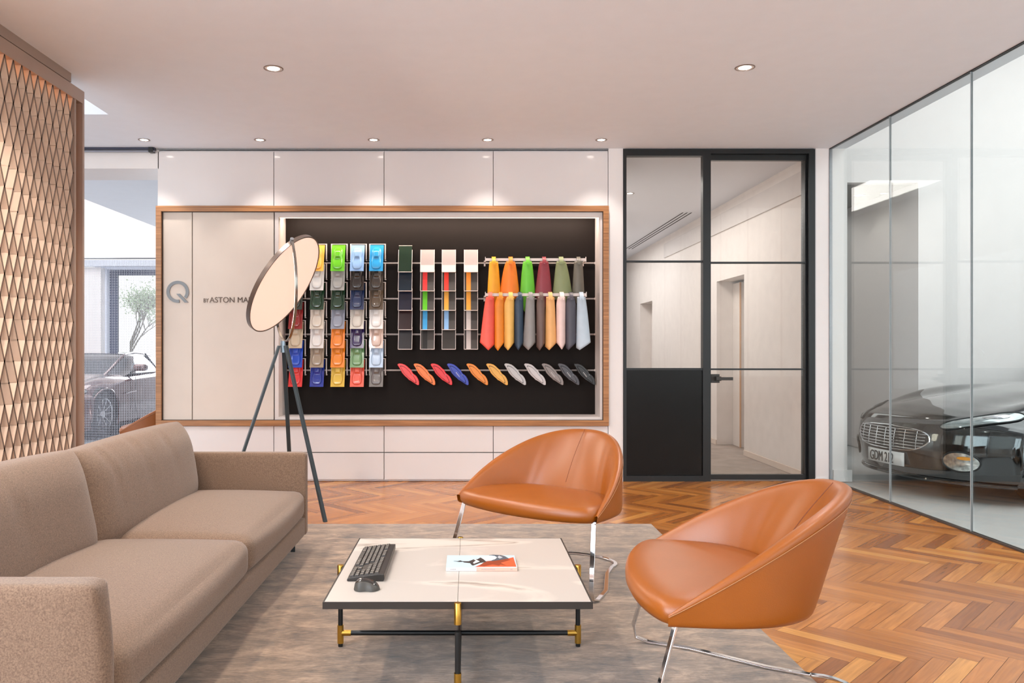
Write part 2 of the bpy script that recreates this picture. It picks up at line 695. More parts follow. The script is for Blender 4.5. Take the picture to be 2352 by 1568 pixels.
struct(MB().box(3.42, 4.73, 8.501, 14.5, 2.94, 3.04), 'ceiling', mat('alcove_ceiling', 'a9a7a3', 0.7), 'grey ceiling of the alcove behind the car')

# walls
wx = lambda px: (px - VX) / 254.667
struct(MB().box(-2.8, 1.30, YB + 0.62, YB + 0.72, 0, H), 'wall_back', M_white, 'white wall behind the built in unit')
struct(MB().box(wx(1397.5), wx(1431), YB, YB + 0.62, 0, H), 'wall_back', M_white, 'narrow white wall between the wall unit and the black door')
struct(MB().box(wx(1871), 3.255, YB, YB + 0.16, 0, H), 'wall_back', M_white, 'narrow white wall between the black door and the glass wall')
struct(MB().box(wx(1397.5) + .002, wx(1431) - .002, YB - 0.012, YB, 0, 0.03), 'baseboard_back', M_white, 'low white skirting beside the black door', 'baseboard')
struct(MB().box(wx(1871) + .002, 3.24, YB - 0.012, YB, 0, 0.03), 'baseboard_back', M_white, 'low white skirting at the foot of the glass wall corner', 'baseboard')
# rear wall with a large window opening
mb = MB()
mb.box(-2.8, -2.5, -3.0, -2.9, 0, H).box(3.2, 3.41, -3.0, -2.9, 0, H).box(-2.5, 3.2, -3.0, -2.9, 2.88, H).box(-2.5, 3.2, -3.0, -2.9, 0, 0.22)
struct(mb, 'wall_rear', M_white, 'white wall behind the viewer with a wide window')
struct(MB().box(-9.6, -9.5, -3, 16, 0, 5), 'wall_left', M_white, 'white far left wall of the hall')
struct(MB().box(-2.8, -2.68, -3.0, 1.6, 0, H), 'wall_left', M_white, 'white wall left of the viewer')
struct(MB().box(-9.5, -2.8, -3.0, -2.9, 2.9, 3.6), 'wall_rear', M_white, 'white lintel over the hall entrance')
struct(MB().box(-4.55, -4.5, 7.71, 16, 3.05, 5.0), 'wall_left', M_white, 'white fascia above the low hall ceiling')
# far wall of hall with opening
FW = 16.0
fx_ = lambda px, d=FW: (px - VX) * d / F
fz_ = lambda py, d=FW: CAMZ - (py - VY) * d / F
mb = MB()
mb.box(-9.5, -2.8, FW, FW + .2, fz_(597), 5.0)
mb.box(-9.5, fx_(225), FW + .12, FW + .3, 0, fz_(612))
mb.box(-4.3, 1.3, FW, FW + .3, 0, 2.97)
struct(mb, 'wall_far', M_white, 'bright white far wall of the hall above the window')
struct(MB().box(-9.5, -4.3, FW - .03, FW + .12, fz_(611), fz_(597)), 'trim_2', mat('pale_blue_grey', 'c3cad6', 0.5), 'pale blue grey header above the far window', 'trim')
win = thing('window_1', 'far window with dark blue frame and mesh in front', 'window')
win['kind'] = 'structure'
W1 = 16.45
mb = MB()
mb.box(fx_(225, W1), fx_(252, W1), W1 - .15, W1 + .1, 0, fz_(620, W1))
mb.box(fx_(225, W1), -4.3, W1 - .15, W1 + .1, fz_(620, W1), fz_(606, W1))
mb.build('window_reveal', mat('cool_white_reveal', 'dfe6f5', 0.5), win)
mb = MB()
navy = mat('navy_window_frame', '23304f', 0.4)
mb.box(fx_(252, W1), fx_(270, W1), W1, W1 + .06, 0, fz_(620, W1))
mb.box(fx_(270, W1), -4.3, W1, W1 + .06, fz_(632, W1), fz_(620, W1))
mb.box(-4.6, -4.3, W1, W1 + .06, 0, fz_(632, W1))
mb.box(fx_(270, W1), -4.6, W1, W1 + .06, 0, .12)
mb.build('window_frame', navy, win)
MB().box(fx_(270, W1), -4.6, W1 + .02, W1 + .03, .12, fz_(632, W1)).build('window_pane', M_glass2, win)

# corridor
mb = MB()
xr = 3.10
mb.box(xr, 3.40, YB + .16, 8.98, 0, 2.95)
mb.box(xr, 3.40, 8.98, 9.97, 2.03, 2.95)
mb.box(xr, 3.40, 9.97, 13.46, 0, 2.95)
mb.box(xr, 3.40, 13.46, 14.4, 2.0, 2.95)
mb.box(xr, 3.40, 14.4, 15.7, 0, 2.95)
mb.box(xr, 3.40, 15.7, 16.5, 2.0, 2.95)
mb.box(xr, 3.40, 16.5, 17.2, 0, 2.95)
struct(mb, 'wall_corridor', mat('corridor_paint', 'ece4de', 0.6), 'white corridor wall with door recesses behind the black door')
struct(MB().box(1.30, 1.40, YB + .62, 17.2, 0, 2.95), 'wall_corridor', M_white, 'white left wall of the corridor')
struct(MB().box(1.30, 3.40, 17.2, 17.3, 0, 2.95), 'wall_corridor', M_white, 'white end wall of the corridor')
for y0, y1 in ((YB + .16, 8.98), (9.97, 13.46), (14.4, 15.7)):
    struct(MB().box(xr - .012, xr, y0, y1 - .01, 0, .06), 'baseboard_corridor', mat('cream_skirting', 'e2d3c6', 0.5), 'low cream skirting along the corridor wall', 'baseboard')
struct(MB().box(xr - .02, xr, YB + .16, 12.6, 2.62, 2.84), 'trim_3', mat('bulkhead_paint', 'dcd5d1', 0.6), 'shallow band high on the corridor wall', 'trim')
for i, (y0, y1) in enumerate(((8.98, 9.97), (13.46, 14.4), (15.7, 16.5))):
    dr = thing('door_%d' % (i + 2), ['plain white door set back in the corridor wall, nearest recess', 'plain white door in the second recess of the corridor', 'pale blue white door at the far end of the corridor'][i], 'door')
    dr['kind'] = 'structure'
    MB().box(3.34, 3.37, y0 + .02, y1 - .30, .005, 2.0).build('door_leaf', M_draw, dr)
    MB().box(3.30, 3.36, y1 - .30, y1 - .002, 0, 2.0).build('door_frame', mat('door_frame_paint', 'e6ddd6', 0.5), dr)
    MB().box(3.285, 3.30, y1 - .31, y1 - .29, 0, 2.0).build('door_edge', mat('oak_lipping', 'd0a680', 0.5), dr)
    MB().box(3.30, 3.34, y0 + .08, y0 + .11, .92, 1.06).build('door_handle', M_black, dr)
vent = thing('slot_vent', 'slim three line air vent in the corridor ceiling', 'vent')
MB().box(2.73, 2.93, 10.25, 14.1, 2.948, 2.949).build('plate', M_ceil, vent)
for k in range(3):
    MB().box(2.76 + .055 * k, 2.775 + .055 * k, 10.3, 14.05, 2.944, 2.947).build('slot', mat('dark_slot', '33302e', 0.7), vent)

# car room
mb = MB()
mb.box(4.73, 10.2, 8.4, 8.5, 0, 5.0).box(3.42, 4.73, 8.4, 8.5, 2.94, 5.0)
struct(mb, 'wall_car_room', M_white, 'tall white wall behind the black car')
struct(MB().box(10.2, 10.3, -3, 8.4, 0, 5.0), 'wall_car_room', M_white, 'white right wall of the car room')
struct(MB().box(3.41, 10.2, -3.0, -2.9, 0, 5.0), 'wall_car_room', M_white, 'white near wall of the car room')
struct(MB().box(4.73, 4.83, 8.5, 14.5, 0, 3.04), 'wall_alcove', M_white, 'white right wall of the alcove behind the car')
struct(MB().box(4.718, 4.73, 8.5, 14.5, 0, .11), 'baseboard_alcove', M_white, 'white skirting of the alcove', 'baseboard')
struct(MB().box(3.42, 4.73, 14.4, 14.5, 0, 3.0), 'wall_alcove', M_white, 'white end wall of the alcove')
struct(MB().box(3.40, 3.42, YB + .3, 14.5, 0, 3.0), 'wall_alcove', M_white, 'white left wall of the alcove')
struct(MB().box(3.27, 3.41, -3.0, 8.4, H + .12, 5.0), 'wall_car_room', M_white, 'white upper wall above the glass wall')
struct(MB().box(3.285, 3.42, YB, YB + .3, 0, H), 'wall_car_room', M_white, 'white column behind the end of the glass wall')
struct(MB().box(3.29, 3.455, YB - .02, YB, 0, .105), 'baseboard_car_room', M_white, 'white skirting block at the foot of the column behind the glass', 'baseboard')
gw = thing('window_2', 'frameless floor to ceiling glass wall in front of the black car', 'window')
gw['kind'] = 'structure'
ys = [YB, 6.19, 5.19, 4.19, 3.19, 2.19, 1.19, .19, -.81, -1.81, -2.9]
for a, b in zip(ys[1:], ys[:-1]):
    MB().box(3.262, 3.274, a + .002, b - .002, .012, H - .008).build('glass_pane', M_glass, gw)
for a in ys[1:-1]:
    MB().box(3.260, 3.276, a - .002, a + .002, .012, H - .008).build('silicone_joint', mat('joint_grey', 'a9adb0', 0.3), gw)
MB().box(3.252, 3.284, -2.9, YB, 0.0, .012).build('floor_track', mat('dark_bronze', '4a403b', 0.4), gw)
MB().box(3.256, 3.280, -2.9, YB, H - .008, H).build('ceiling_track', M_black, gw)
MB().box(3.256, 3.282, YB - .008, YB, .012, H - .008).build('wall_track', M_steel, gw)

# black glazed partition: fixed panel + door
zt = lambda py: CAMZ - (py - VY) / 254.667
fp = thing('window_3', 'fixed black framed panel, glass above black sheet, beside the black door', 'window')
fp['kind'] = 'structure'
mb = MB()
y0, y1 = YB - .01, YB + .06
mb.box(wx(1431), wx(1438.5), y0, y1, 0, zt(343)).box(wx(1438.5), wx(1614), y0, y1, zt(358), zt(343))
mb.box(wx(1614), wx(1632), y0, y1, 0, zt(343))
mb.box(wx(1438.5), wx(1614), y0, y1, 0, zt(1092))
mb.box(wx(1438.5), wx(1614), y0 + .01, y1 - .01, zt(602), zt(598))
mb.box(wx(1438.5), wx(1614), y0 + .01, y1 - .01, zt(850), zt(845))
mb.build('frame', M_black, fp)
MB().box(wx(1438.5), wx(1614), YB + .02, YB + .028, zt(598), zt(358)).build('glass_pane', M_glass2, fp)
MB().box(wx(1438.5), wx(1614), YB + .02, YB + .028, zt(845), zt(602)).build('glass_pane', M_glass2, fp)
MB().box(wx(1438.5), wx(1614), YB + .01, YB + .04, zt(1092), zt(850)).build('solid_panel', M_blackpanel, fp)
dr = thing('door_1', 'black framed glass door with square lever handle', 'door')
dr['kind'] = 'structure'
mb = MB()
mb.box(wx(1632), wx(1857), y0, y1 + .05, zt(353), zt(343)).box(wx(1857), wx(1871), y0, y1 + .10, 0, zt(343))
mb.build('door_frame', M_black, dr)
mb = MB()
ya, yb = YB + .03, YB + .075
mb.box(wx(1632.5), wx(1634.5), ya, yb, 0.01, zt(354)).box(wx(1852), wx(1856), ya, yb, 0.01, zt(354))
mb.box(wx(1634.5), wx(1852), ya, yb, zt(366), zt(354)).box(wx(1634.5), wx(1852), ya, yb, 0.01, zt(1091))
mb.box(wx(1634.5), wx(1852), ya, yb, zt(604), zt(600)).box(wx(1634.5), wx(1852), ya, yb, zt(850), zt(846))
mb.build('door_leaf', M_black, dr)
for a, b in ((zt(600), zt(366)), (zt(846), zt(604)), (zt(1091), zt(850))):
    MB().box(wx(1634.5), wx(1852), YB + .05, YB + .056, a, b).build('glass_pane', M_glass2, dr)
mb = MB()
mb.box(wx(1633), wx(1653), YB - .0, YB + .03, zt(879), zt(859)).box(wx(1641), wx(1653), YB - .05, YB, zt(874), zt(864))
mb.box(wx(1641), wx(1679), YB - .06, YB - .045, zt(872.5), zt(865.5))
mb.build('door_handle', mat('black_bronze', '2b2723', 0.35), dr, bevel=.002)
MB().box(wx(1871) + .001, wx(1873), YB - .006, YB, 0, H).build('shadow_gap', mat('grey_gap', '9a9a9c', 0.6), dr)

# hall track on the ceiling
tr = thing('ceiling_track', 'thin dark double track on the ceiling left of the wall unit', 'track')
MB().box(-7.5, -2.81, YB - .05, YB - .005, H - .022, H - .001).build('rail', mat('dark_navy_rail', '33364a', 0.35), tr)
MB().box(-7.5, -2.81, YB - .05, YB - .03, H - .040, H - .030).build('lower_rail', mat('grey_rail', '8f93a0', 0.35), tr)
MB().box(-2.86, -2.82, YB - .06, YB - .005, H - .045, H - .001).build('end_stop', M_black, tr)

# ================================================================== DOWNLIGHTS
M_can = mat('white_can', 'f4efec', 0.4)
M_ring = mat('bronze_ring', '8b7a72', 0.3, metal=0.5)


def downlight(r, x, y, z, label, group, power, cone=95, blend=.6, col=(1, .93, .86), tilt=None):
    t = thing('downlight', label, 'ceiling light', (x, y, z), 0, group)
    MB().lathe([(r, 0.0), (r, -.003), (r * .90, -.004), (r * .88, 0.0)], 40).build('trim_ring', M_ring, t, smooth=True)
    MB().lathe([(r * .88, -.001), (r * .80, -.0015), (r * .5, -.002)], 40).build('reflector', M_can, t, smooth=True)
    MB().lathe([(r * .62, -.0022), (r * .3, -.0035), (.0005, -.004)], 32).build('lamp', M_emit, t, smooth=True)
    l = bpy.data.lights.new('downlight_beam', 'SPOT')
    l.energy = power
    l.spot_size = R(cone)
    l.spot_blend = blend
    l.shadow_soft_size = .035
    l.color = col
    o = bpy.data.objects.new('downlight_beam', l)
    COL.objects.link(o)
    o.parent = t
    o.location = (0, 0, -.03)
    if tilt:
        o.rotation_euler = tilt
    return t


names = ['leftmost of the row above the wall unit', 'second from left above the wall unit', 'middle one of the five above the wall unit',
         'fourth from left above the wall unit', 'rightmost of the row beside the black door']
for px, nme in zip((331, 597, 858, 1120, 1381), names):
    p = at(px, 321, F * (H - CAMZ) / (800 - 321))
    downlight(.050, p.x, p.y, H, 'small round recessed downlight, ' + nme, 'small downlights above the wall unit', 24, 84, .6)
p1 = at(628, 157, F * (H - CAMZ) / 643)
p2 = at(1711, 155, F * (H - CAMZ) / 645)
downlight(.063, p1.x, p1.y, H, 'larger round downlight in the lounge ceiling above the floor lamp side', 'large ceiling downlights', 80, 130, .7, (1, .96, .92))
downlight(.063, p2.x, p2.y, H, 'larger round downlight in the lounge ceiling near the glass wall', 'large ceiling downlights', 75, 130, .7, (1, .96, .92))
for i, (x, y) in enumerate(((-1.25, 2.15), (1.78, 2.15), (-1.25, 3.65), (1.78, 3.65))):  # the farther pair is added, unseen, for more light on the lattice
    downlight(.063, x, y, H, ('round downlight over the near end of the sofa, above the view', 'round downlight right of the near leather chair, above the view',
                              'added round downlight over the middle of the sofa, above the view', 'added round downlight between the leather chairs and the glass, above the view')[i],
              'large ceiling downlights', (62, 45, 62, 45)[i], 130, .7, (1, .96, .92))
downlight(.05, 1.83, 9.04, 2.95, 'small downlight in the corridor ceiling behind the black panel', 'corridor downlights', 6)
downlight(.07, 4.45, 9.1, 2.94, 'small downlight in the grey alcove ceiling behind the car', 'alcove downlights', 3, 120, .8)
for i, y in enumerate((2.6, 3.3, 3.98)):
    downlight(.05, -2.1, y, H, 'small downlight beside the lattice screen, above the view, %s' % ('nearest the viewer', 'the middle one', 'the farthest one')[i], 'downlights beside the screen', 62, 120, .5, (1, .9, .8))

# ================================================================== LATTICE SCREEN (left)
scr = thing('lattice_screen', 'tall champagne metal screen of crossed diamond slats in a bronze frame', 'screen', (-2.6, 5.4, 0))


def screen():
    X0 = -.09
    w_, h_ = .087, .2465
    y_hi, y_lo = 5.30 - 5.4, 3.0 - 5.4
    z_lo, z_hi = .10, 2.85
    removed = []

    def line(a, b, s):
        removed.append((a, b, s))
    P = lambda px, py: (F * 2.6 / (VX - px), CAMZ - (py - VY) * (2.6 / (VX - px)))
    line(P(11, 333), P(130, 995), -1)
    line(P(126, 420), P(88, 556), 1)
    line(P(56, 735), P(14, 950), 1)
    line(P(160, 940), P(140, 1010), 1)
    mb = MB()
    t = .0065
    ni = int((y_hi - y_lo) / (w_ / 2)) + 2
    nj = int((z_hi - z_lo) / (h_ / 2)) + 2
    ztop = z_hi + .0
    for i in range(0, ni + 1):
        for j in range(0, nj + 1):
            if (i + j) % 2:
                continue
            for s in (-1, 1):
                ya = y_hi - .02 - i * w_ / 2
                za = ztop - j * h_ / 2
                yb_ = ya + s * w_ / 2
                zb = za - h_ / 2
                # screen orientation: s=+1 goes towards far when going down
                lo, hi = y_lo, y_hi
                if yb_ > hi + .001 or ya > hi + .001 or min(ya, yb_) < lo:
                    continue
                if zb < z_lo - .08:
                    continue
                my, mz = (ya + yb_) / 2 + 5.4, (za + zb) / 2
                skip = False
                for a, b, sg in removed:
                    d = Vector((b[0] - a[0], b[1] - a[1]))
                    v = Vector((my - a[0], mz - a[1]))
                    L = d.length
                    d.normalize()
                    u = v.dot(d)
                    dist = abs(v.x * d.y - v.y * d.x)
                    # '\' in the picture = far when going down
                    if sg == (-1 if s == 1 else 1) and -.02 < u < L + .02 and dist < .021:
                        skip = True
                if skip:
                    continue
                zb2 = max(zb, z_lo)
                fr = (za - zb2) / (za - zb)
                yb2 = ya + (yb_ - ya) * fr
                dv = Vector((0, yb2 - ya, zb2 - za)).normalized()
                nv = Vector((0, dv.z, -dv.y))
                e_ = .0045 if fr > .99 else 0
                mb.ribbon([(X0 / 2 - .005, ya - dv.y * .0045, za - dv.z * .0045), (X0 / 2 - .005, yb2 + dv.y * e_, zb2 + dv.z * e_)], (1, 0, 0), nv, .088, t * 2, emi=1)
    mb.build('lattice', [M_lattice, mat('lattice_edge_shaded', '806a5c', .4, metal=.3)], scr)  # cream sides and darker front edges put light and shade into the colour
    mb = MB()
    mb.box(X0 - .02, 0, y_lo, .02, 2.85, 2.935)
    mb.box(X0 - .02, 0, y_lo, .02, 0.0, .10)
    mb.box(X0 - .02, 0, -.005, .02, .10, 2.85)
    mb.box(X0 - .02, -.005, -.105, -.085, .10, 2.85)
    mb.box(X0 - .02, 0, y_lo - .06, y_lo, 0, 2.935)
    mb.build('frame', M_bronze, scr)
    MB().box(X0 - .01, -.05, -.085, -.005, .10, 2.85).build('frame_reveal', M_reveal_lit, scr)  # warm LED glow in the recess is put into its orange colour
    MB().box(X0 + .0, -.065, y_lo, -.105, 2.838, 2.849).build('led_strip', mat('warm_led', 'ffb56a', 0.5, emit=4), scr)


screen()
struct(MB().box(-2.80, -2.6, -1.4, 5.24, 2.94, H), 'trim_4', M_taupe, 'taupe beam running above the lattice screen', 'trim')

# ================================================================== BUILT-IN WALL UNIT
YF = YB - .0
cuts = [361.5, 629, 882, 1133, 1397]
pos = ['leftmost', 'second from left', 'third from left', 'rightmost']
for i in range(4):
    a, b = wx(cuts[i]), wx(cuts[i + 1])
    t = thing('wall_cabinet', 'glossy white cupboard above the walnut frame, ' + pos[i] + ' of four', 'cabinet', ((a + b) / 2, YF, zt(473)), 0, 'upper cupboards')
    h = (b - a) / 2
    MB().box(-h + .001, h - .001, .02, .6, 0.001, zt(345) - zt(473)).build('body', M_draw, t)
    MB().box(-h + .003, h - .003, -.0, .018, 0.003, zt(348) - zt(473)).build('door', M_lacq, t, bevel=.001)
g_ = thing('shadow_track', 'thin grey metal strip along the top of the white cupboards', 'strip')
MB().box(wx(362), wx(1397), YF - .004, YF + .01, zt(344), zt(341.5)).build('strip', mat('grey_strip', '85888b', 0.4), g_)
for i in range(4):
    a, b = wx(cuts[i]), wx(cuts[i + 1])
    t = thing('drawer_cabinet', 'white unit of two wide drawers below the walnut frame, ' + pos[i] + ' of four', 'cabinet', ((a + b) / 2, YF, 0), 0, 'drawer units')
    h = (b - a) / 2
    MB().box(-h + .001, h - .001, .02, .6, .03, zt(978)).build('body', mat('drawer_gap', '8a8280', 0.7), t)
    MB().box(-h + .003, h - .003, 0, .019, zt(1037.7), zt(978.5)).build('drawer', M_draw, t, bevel=.001)
    MB().box(-h + .003, h - .003, 0, .019, zt(1100.5), zt(1040)).build('drawer', M_draw, t, bevel=.001)
    MB().box(-h + .001, h - .001, .01, .6, .004, .016).build('plinth', M_draw, t)
# walnut frame
fr_ = thing('walnut_frame', 'long walnut frame around the display niche and the cream logo panels', 'frame')
xa, xb, za, zb = wx(361), wx(1397), zt(977), zt(474)
tk = 12.5 / 254.667
mb = MB()
mb.box(xa, xb, YF - .035, YF + .25, zb - tk, zb).box(xa, xb, YF - .035, YF + .25, za, za + tk)
mb.box(xa, xa + tk, YF - .035, YF + .25, za + tk, zb - tk).box(xb - tk, xb, YF - .035, YF + .25, za + tk, zb - tk)
mb.build('outer_frame', M_walnut, fr_, bevel=.001)
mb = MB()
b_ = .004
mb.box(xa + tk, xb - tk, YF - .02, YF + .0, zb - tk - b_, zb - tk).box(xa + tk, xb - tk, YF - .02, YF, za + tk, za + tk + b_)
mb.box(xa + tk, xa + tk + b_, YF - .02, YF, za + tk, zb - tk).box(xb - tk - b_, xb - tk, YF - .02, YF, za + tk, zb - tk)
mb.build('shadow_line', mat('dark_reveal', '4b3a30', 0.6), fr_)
zi0, zi1 = za + tk + .004, zb - tk - .004
t = thing('logo_panel', 'narrow cream panel carrying the large grey Q', 'panel')
MB().box(xa + tk + .005, wx(440.5), YF, YF + .018, zi0, zi1).build('panel_face', M_cream, t, bevel=.001)
t = thing('logo_panel', 'wide cream panel with the BY ASTON MARTIN lettering, behind the lamp', 'panel')
MB().box(wx(442.5), wx(628.5), YF, YF + .018, zi0, zi1).build('panel_face', M_cream, t, bevel=.001)
MB().box(xa + tk + .002, wx(629), YF + .02, YF + .03, zi0, zi1).build('backing', mat('dark_back', '3a302a', 0.7), t)
# Q sign
q = thing('letter_sign', 'large grey metal letter Q on the narrow cream panel', 'sign', at(408.5, 670, YF - .001))
s_ = 1 / 254.667
mb = MB()
n = 60
a0, a1 = R(-80), R(-398)
outer, inner = [], []
for i in range(n + 1):
    a = a0 + (a1 - a0) * i / n
    # ring 25.5 outer, taper a little
    outer.append((25.8 * math.cos(a) * s_, 25.2 * math.sin(a) * s_))
    inner.append((18.6 * math.cos(a) * s_, 18.2 * math.sin(a) * s_))
rows = [[(p[0], -.008, p[1]) for p in outer], [(p[0], -.008, p[1]) for p in inner], [(p[0], .0, p[1]) for p in inner], [(p[0], 0, p[1]) for p in outer], [(p[0], -.008, p[1]) for p in outer]]
mb.grid(rows)
mb.prism([(-3 * s_, -4.5 * s_), (5 * s_, -4.5 * s_), (25 * s_, -25 * s_), (16 * s_, -25 * s_)], -.0085, 0)
mb.build('letter', mat('satin_grey_metal', '7c8084', .45, metal=.25), q)


def text(body, name, parent, m, size, loc, rot, width=None, ext=.002, space=1.0):
    cu = bpy.data.curves.new(name, 'FONT')
    cu.body = body
    cu.size = size
    cu.extrude = ext
    cu.space_character = space
    o = bpy.data.objects.new(name, cu)
    COL.objects.link(o)
    cu.materials.append(m)
    bpy.context.view_layer.update()
    if width:
        wdt = o.dimensions.x
        o.scale = (width / wdt, 1, 1)
    me = bpy.data.meshes.new_from_object(o)
    me.name = name
    sx_ = o.scale.x
    bpy.data.objects.remove(o)
    for v_ in me.vertices:
        v_.co.x *= sx_
    o = bpy.data.objects.new(name, me)
    COL.objects.link(o)
    o.parent = parent
    o.location = loc
    o.rotation_euler = rot
    return o


sg = thing('wall_lettering', 'small dark metal lettering BY ASTON MARTIN on the cream panel', 'sign', at(467, 694.5, YF - .001))
M_let = mat('dark_letter_metal', '54463e', 0.3, metal=0.6)
text('BY', 'word_by', sg, M_let, .054, (0, -.002, 0), (R(90), 0, 0), 11.5 * s_)
text('ASTON MARTIN', 'words_name', sg, M_let, .0705, (14.3 * s_, -.002, 0), (R(90), 0, 0), 127 * s_)

# niche
D2 = 7.49
nb = thing('display_niche', 'recessed display niche with white surround and dark brown back board', 'display case')
x0, x1, z0, z1 = wx(631), wx(1384), zi0, zi1
ox0, ox1, oz0, oz1 = wx(640), wx(1378), zt(957), zt(498)
bx0, bx1, bz0, bz1 = at(656, 0, D2).x, at(1365, 0, D2).x, at(0, 948, D2).z, at(0, 509, D2).z
mb = MB()
mb.box(x0, x1, YF, YF + .02, oz1, z1).box(x0, x1, YF, YF + .02, z0, oz0).box(x0, ox0, YF, YF + .02, oz0, oz1).box(ox1, x1, YF, YF + .02, oz0, oz1)
mb.box(ox0 - .02, ox0, YF + .02, D2 + .02, oz0, oz1 + .05).box(ox1, ox1 + .02, YF + .02, D2 + .02, oz0, oz1 + .05)
mb.box(ox0 - .02, ox1 + .02, YF + .02, D2 + .02, oz0 - .02, oz0).box(ox0 - .02, ox1 + .02, YF + .06, D2 + .02, oz1 + .05, oz1 + .07)
mb.box(ox0, ox1, YF + .05, YF + .06, oz1 - .0, oz1 + .05)
mb.build('surround', mat('niche_white', 'e0d6d1', 0.4), nb)
MB().box(ox0, ox1, D2, D2 + .02, oz0, oz1 + .05).build('back_board', M_board, nb)
MB().box(ox0 + .01, ox1 - .01, YF + .062, YF + .08, oz1 + .03, oz1 + .045).build('led_strip', M_led, nb)
area('niche_led_light', ((ox0 + ox1) / 2, YF + .09, oz1 + .04), (R(22), 0, 0), 2.8, .03, 20, (1, .82, .68)).parent = nb
MB().box(ox0 + .005, ox1 - .005, YF + .012, YF + .016, oz1 - .010, oz1 - .004).build('led_lip', mat('led_lip', 'fff2ea', 0.5, emit=1.2), nb)

# rails on the board
rp = ['topmost', 'second from top', 'third from top', 'lowest']
for py, nm in zip((603.5, 685.5, 767.5, 850), rp):
    a = at(656, py, D2 - .03)
    b = at(1364, py, D2 - .03)
    t = thing('display_rail', 'thin white horizontal rail on the dark board, ' + nm + ' of four', 'rail', (0, 0, 0), 0, 'rails on the board')
    MB().box(bx0 - .03, bx1 + .03, D2 - .022, D2 - .014, a.z + .002, a.z + .006).box(bx0 - .03, bx1 + .03, D2 - .022, D2 - .014, a.z - .006, a.z - .002).build('rod', M_rackw, t)
    MB().box(bx0 - .03, bx0 - .015, D2 - .014, D2, a.z - .01, a.z + .01).build('bracket', M_rackw, t)
    MB().box(bx1 - .0, bx1 + .015, D2 - .014, D2, a.z - .01, a.z + .01).build('bracket', M_rackw, t)

# ---------------------------------------------------------------- paint samples
YP = 7.345      # bottom edge plane of the samples
PW_, PH_ = .127, .262
tilt = math.atan2(.085, .25)


def car_relief():
    """small smooth car form lying on the plate: local x width, z length (nose down), -y out"""
    rows = []
    nx, nz = 26, 44
    for j in range(nz + 1):
        v = -1 + 2 * j / nz          # -1 nose (bottom) .. 1 tail
        row = []
        for i in range(nx + 1):
            u = -1 + 2 * i / nx
            # half width profile
            hw = .049 * (max(0, 1 - abs(v) ** 5.0)) ** .42
            hw *= 1.0 - .16 * math.exp(-((v - .05) / .28) ** 2) - .20 * max(0, v - .3) ** 1.2
            hw = max(hw, .0005)
            X = u * hw
            Z = v * .112
            edge = max(0, 1 - abs(u) ** 5) ** .5
            endf = max(0, 1 - abs(v) ** 6) ** .5
            body = .017 * edge * endf
            cu_ = min(1, abs(u) / .66)
            ws = min(1, max(0, (v + .12) / .22)) * min(1, max(0, (.86 - v) / .42))
            cab = (1 - cu_ ** 4) ** .6 * ws * ws * (3 - 2 * ws)
            fend = .005 * math.exp(-((abs(u) - .74) / .13) ** 2) * endf * (math.exp(-((v + .5) / .3) ** 2) + math.exp(-((v - .62) / .25) ** 2))
            Y = body + .019 * cab + fend
            row.append((X, -Y, Z))
        rows.append(row)
    return rows


proto_relief = MB().grid(car_relief())
BASEC = {}


def sample_group(i):
    return 'model car paint samples on the board'


cols_px = [(663, 692), (711.5, 742), (759.5, 790), (803.5, 835), (848, 879)]
grid_c = [
    [('f3b13e', 'pale amber'), ('c9c7c4', 'light grey'), ('2c3832', 'dark grey green'), ('8e2627', 'dark red'), ('c9b9a1', 'champagne'), ('1f4fc4', 'bright blue'), ('e23a3c', 'bright red')],
    [('f4b24a', 'amber yellow'), ('d3d2d0', 'silver white'), ('1f3d2a', 'racing green'), ('d8cdbf', 'cream pearl'), ('e6e1de', 'plain white'), ('a3927f', 'taupe'), ('15349a', 'royal blue')],
    [('63bd1f', 'lime green'), ('9b9b98', 'mid grey'), ('1c3a26', 'deep green'), ('9297a6', 'blue grey'), ('f28a2c', 'orange'), ('f08b1d', 'deep orange'), ('e3bb45', 'mustard yellow')],
    [('8db4e2', 'powder blue'), ('26211f', 'black'), ('22345c', 'navy blue'), ('cfc7bd', 'pale champagne'), ('2c1a55', 'dark purple'), ('6f9a67', 'sage green'), ('f0604a', 'coral red')],
    [('249ad8', 'sky blue'), ('39332d', 'dark olive brown'), ('5b4c3c', 'bronze brown'), ('e6e4e2', 'bright white'), ('cdb3a6', 'dusty pink'), ('b3cbe6', 'pale ice blue'), ('6a6665', 'graphite grey')]]
rowname = ['top row', 'second row', 'third row', 'fourth row', 'fifth row', 'sixth row', 'bottom row']
relief_me = None
plate_me = None
hold_me = None
racks = []
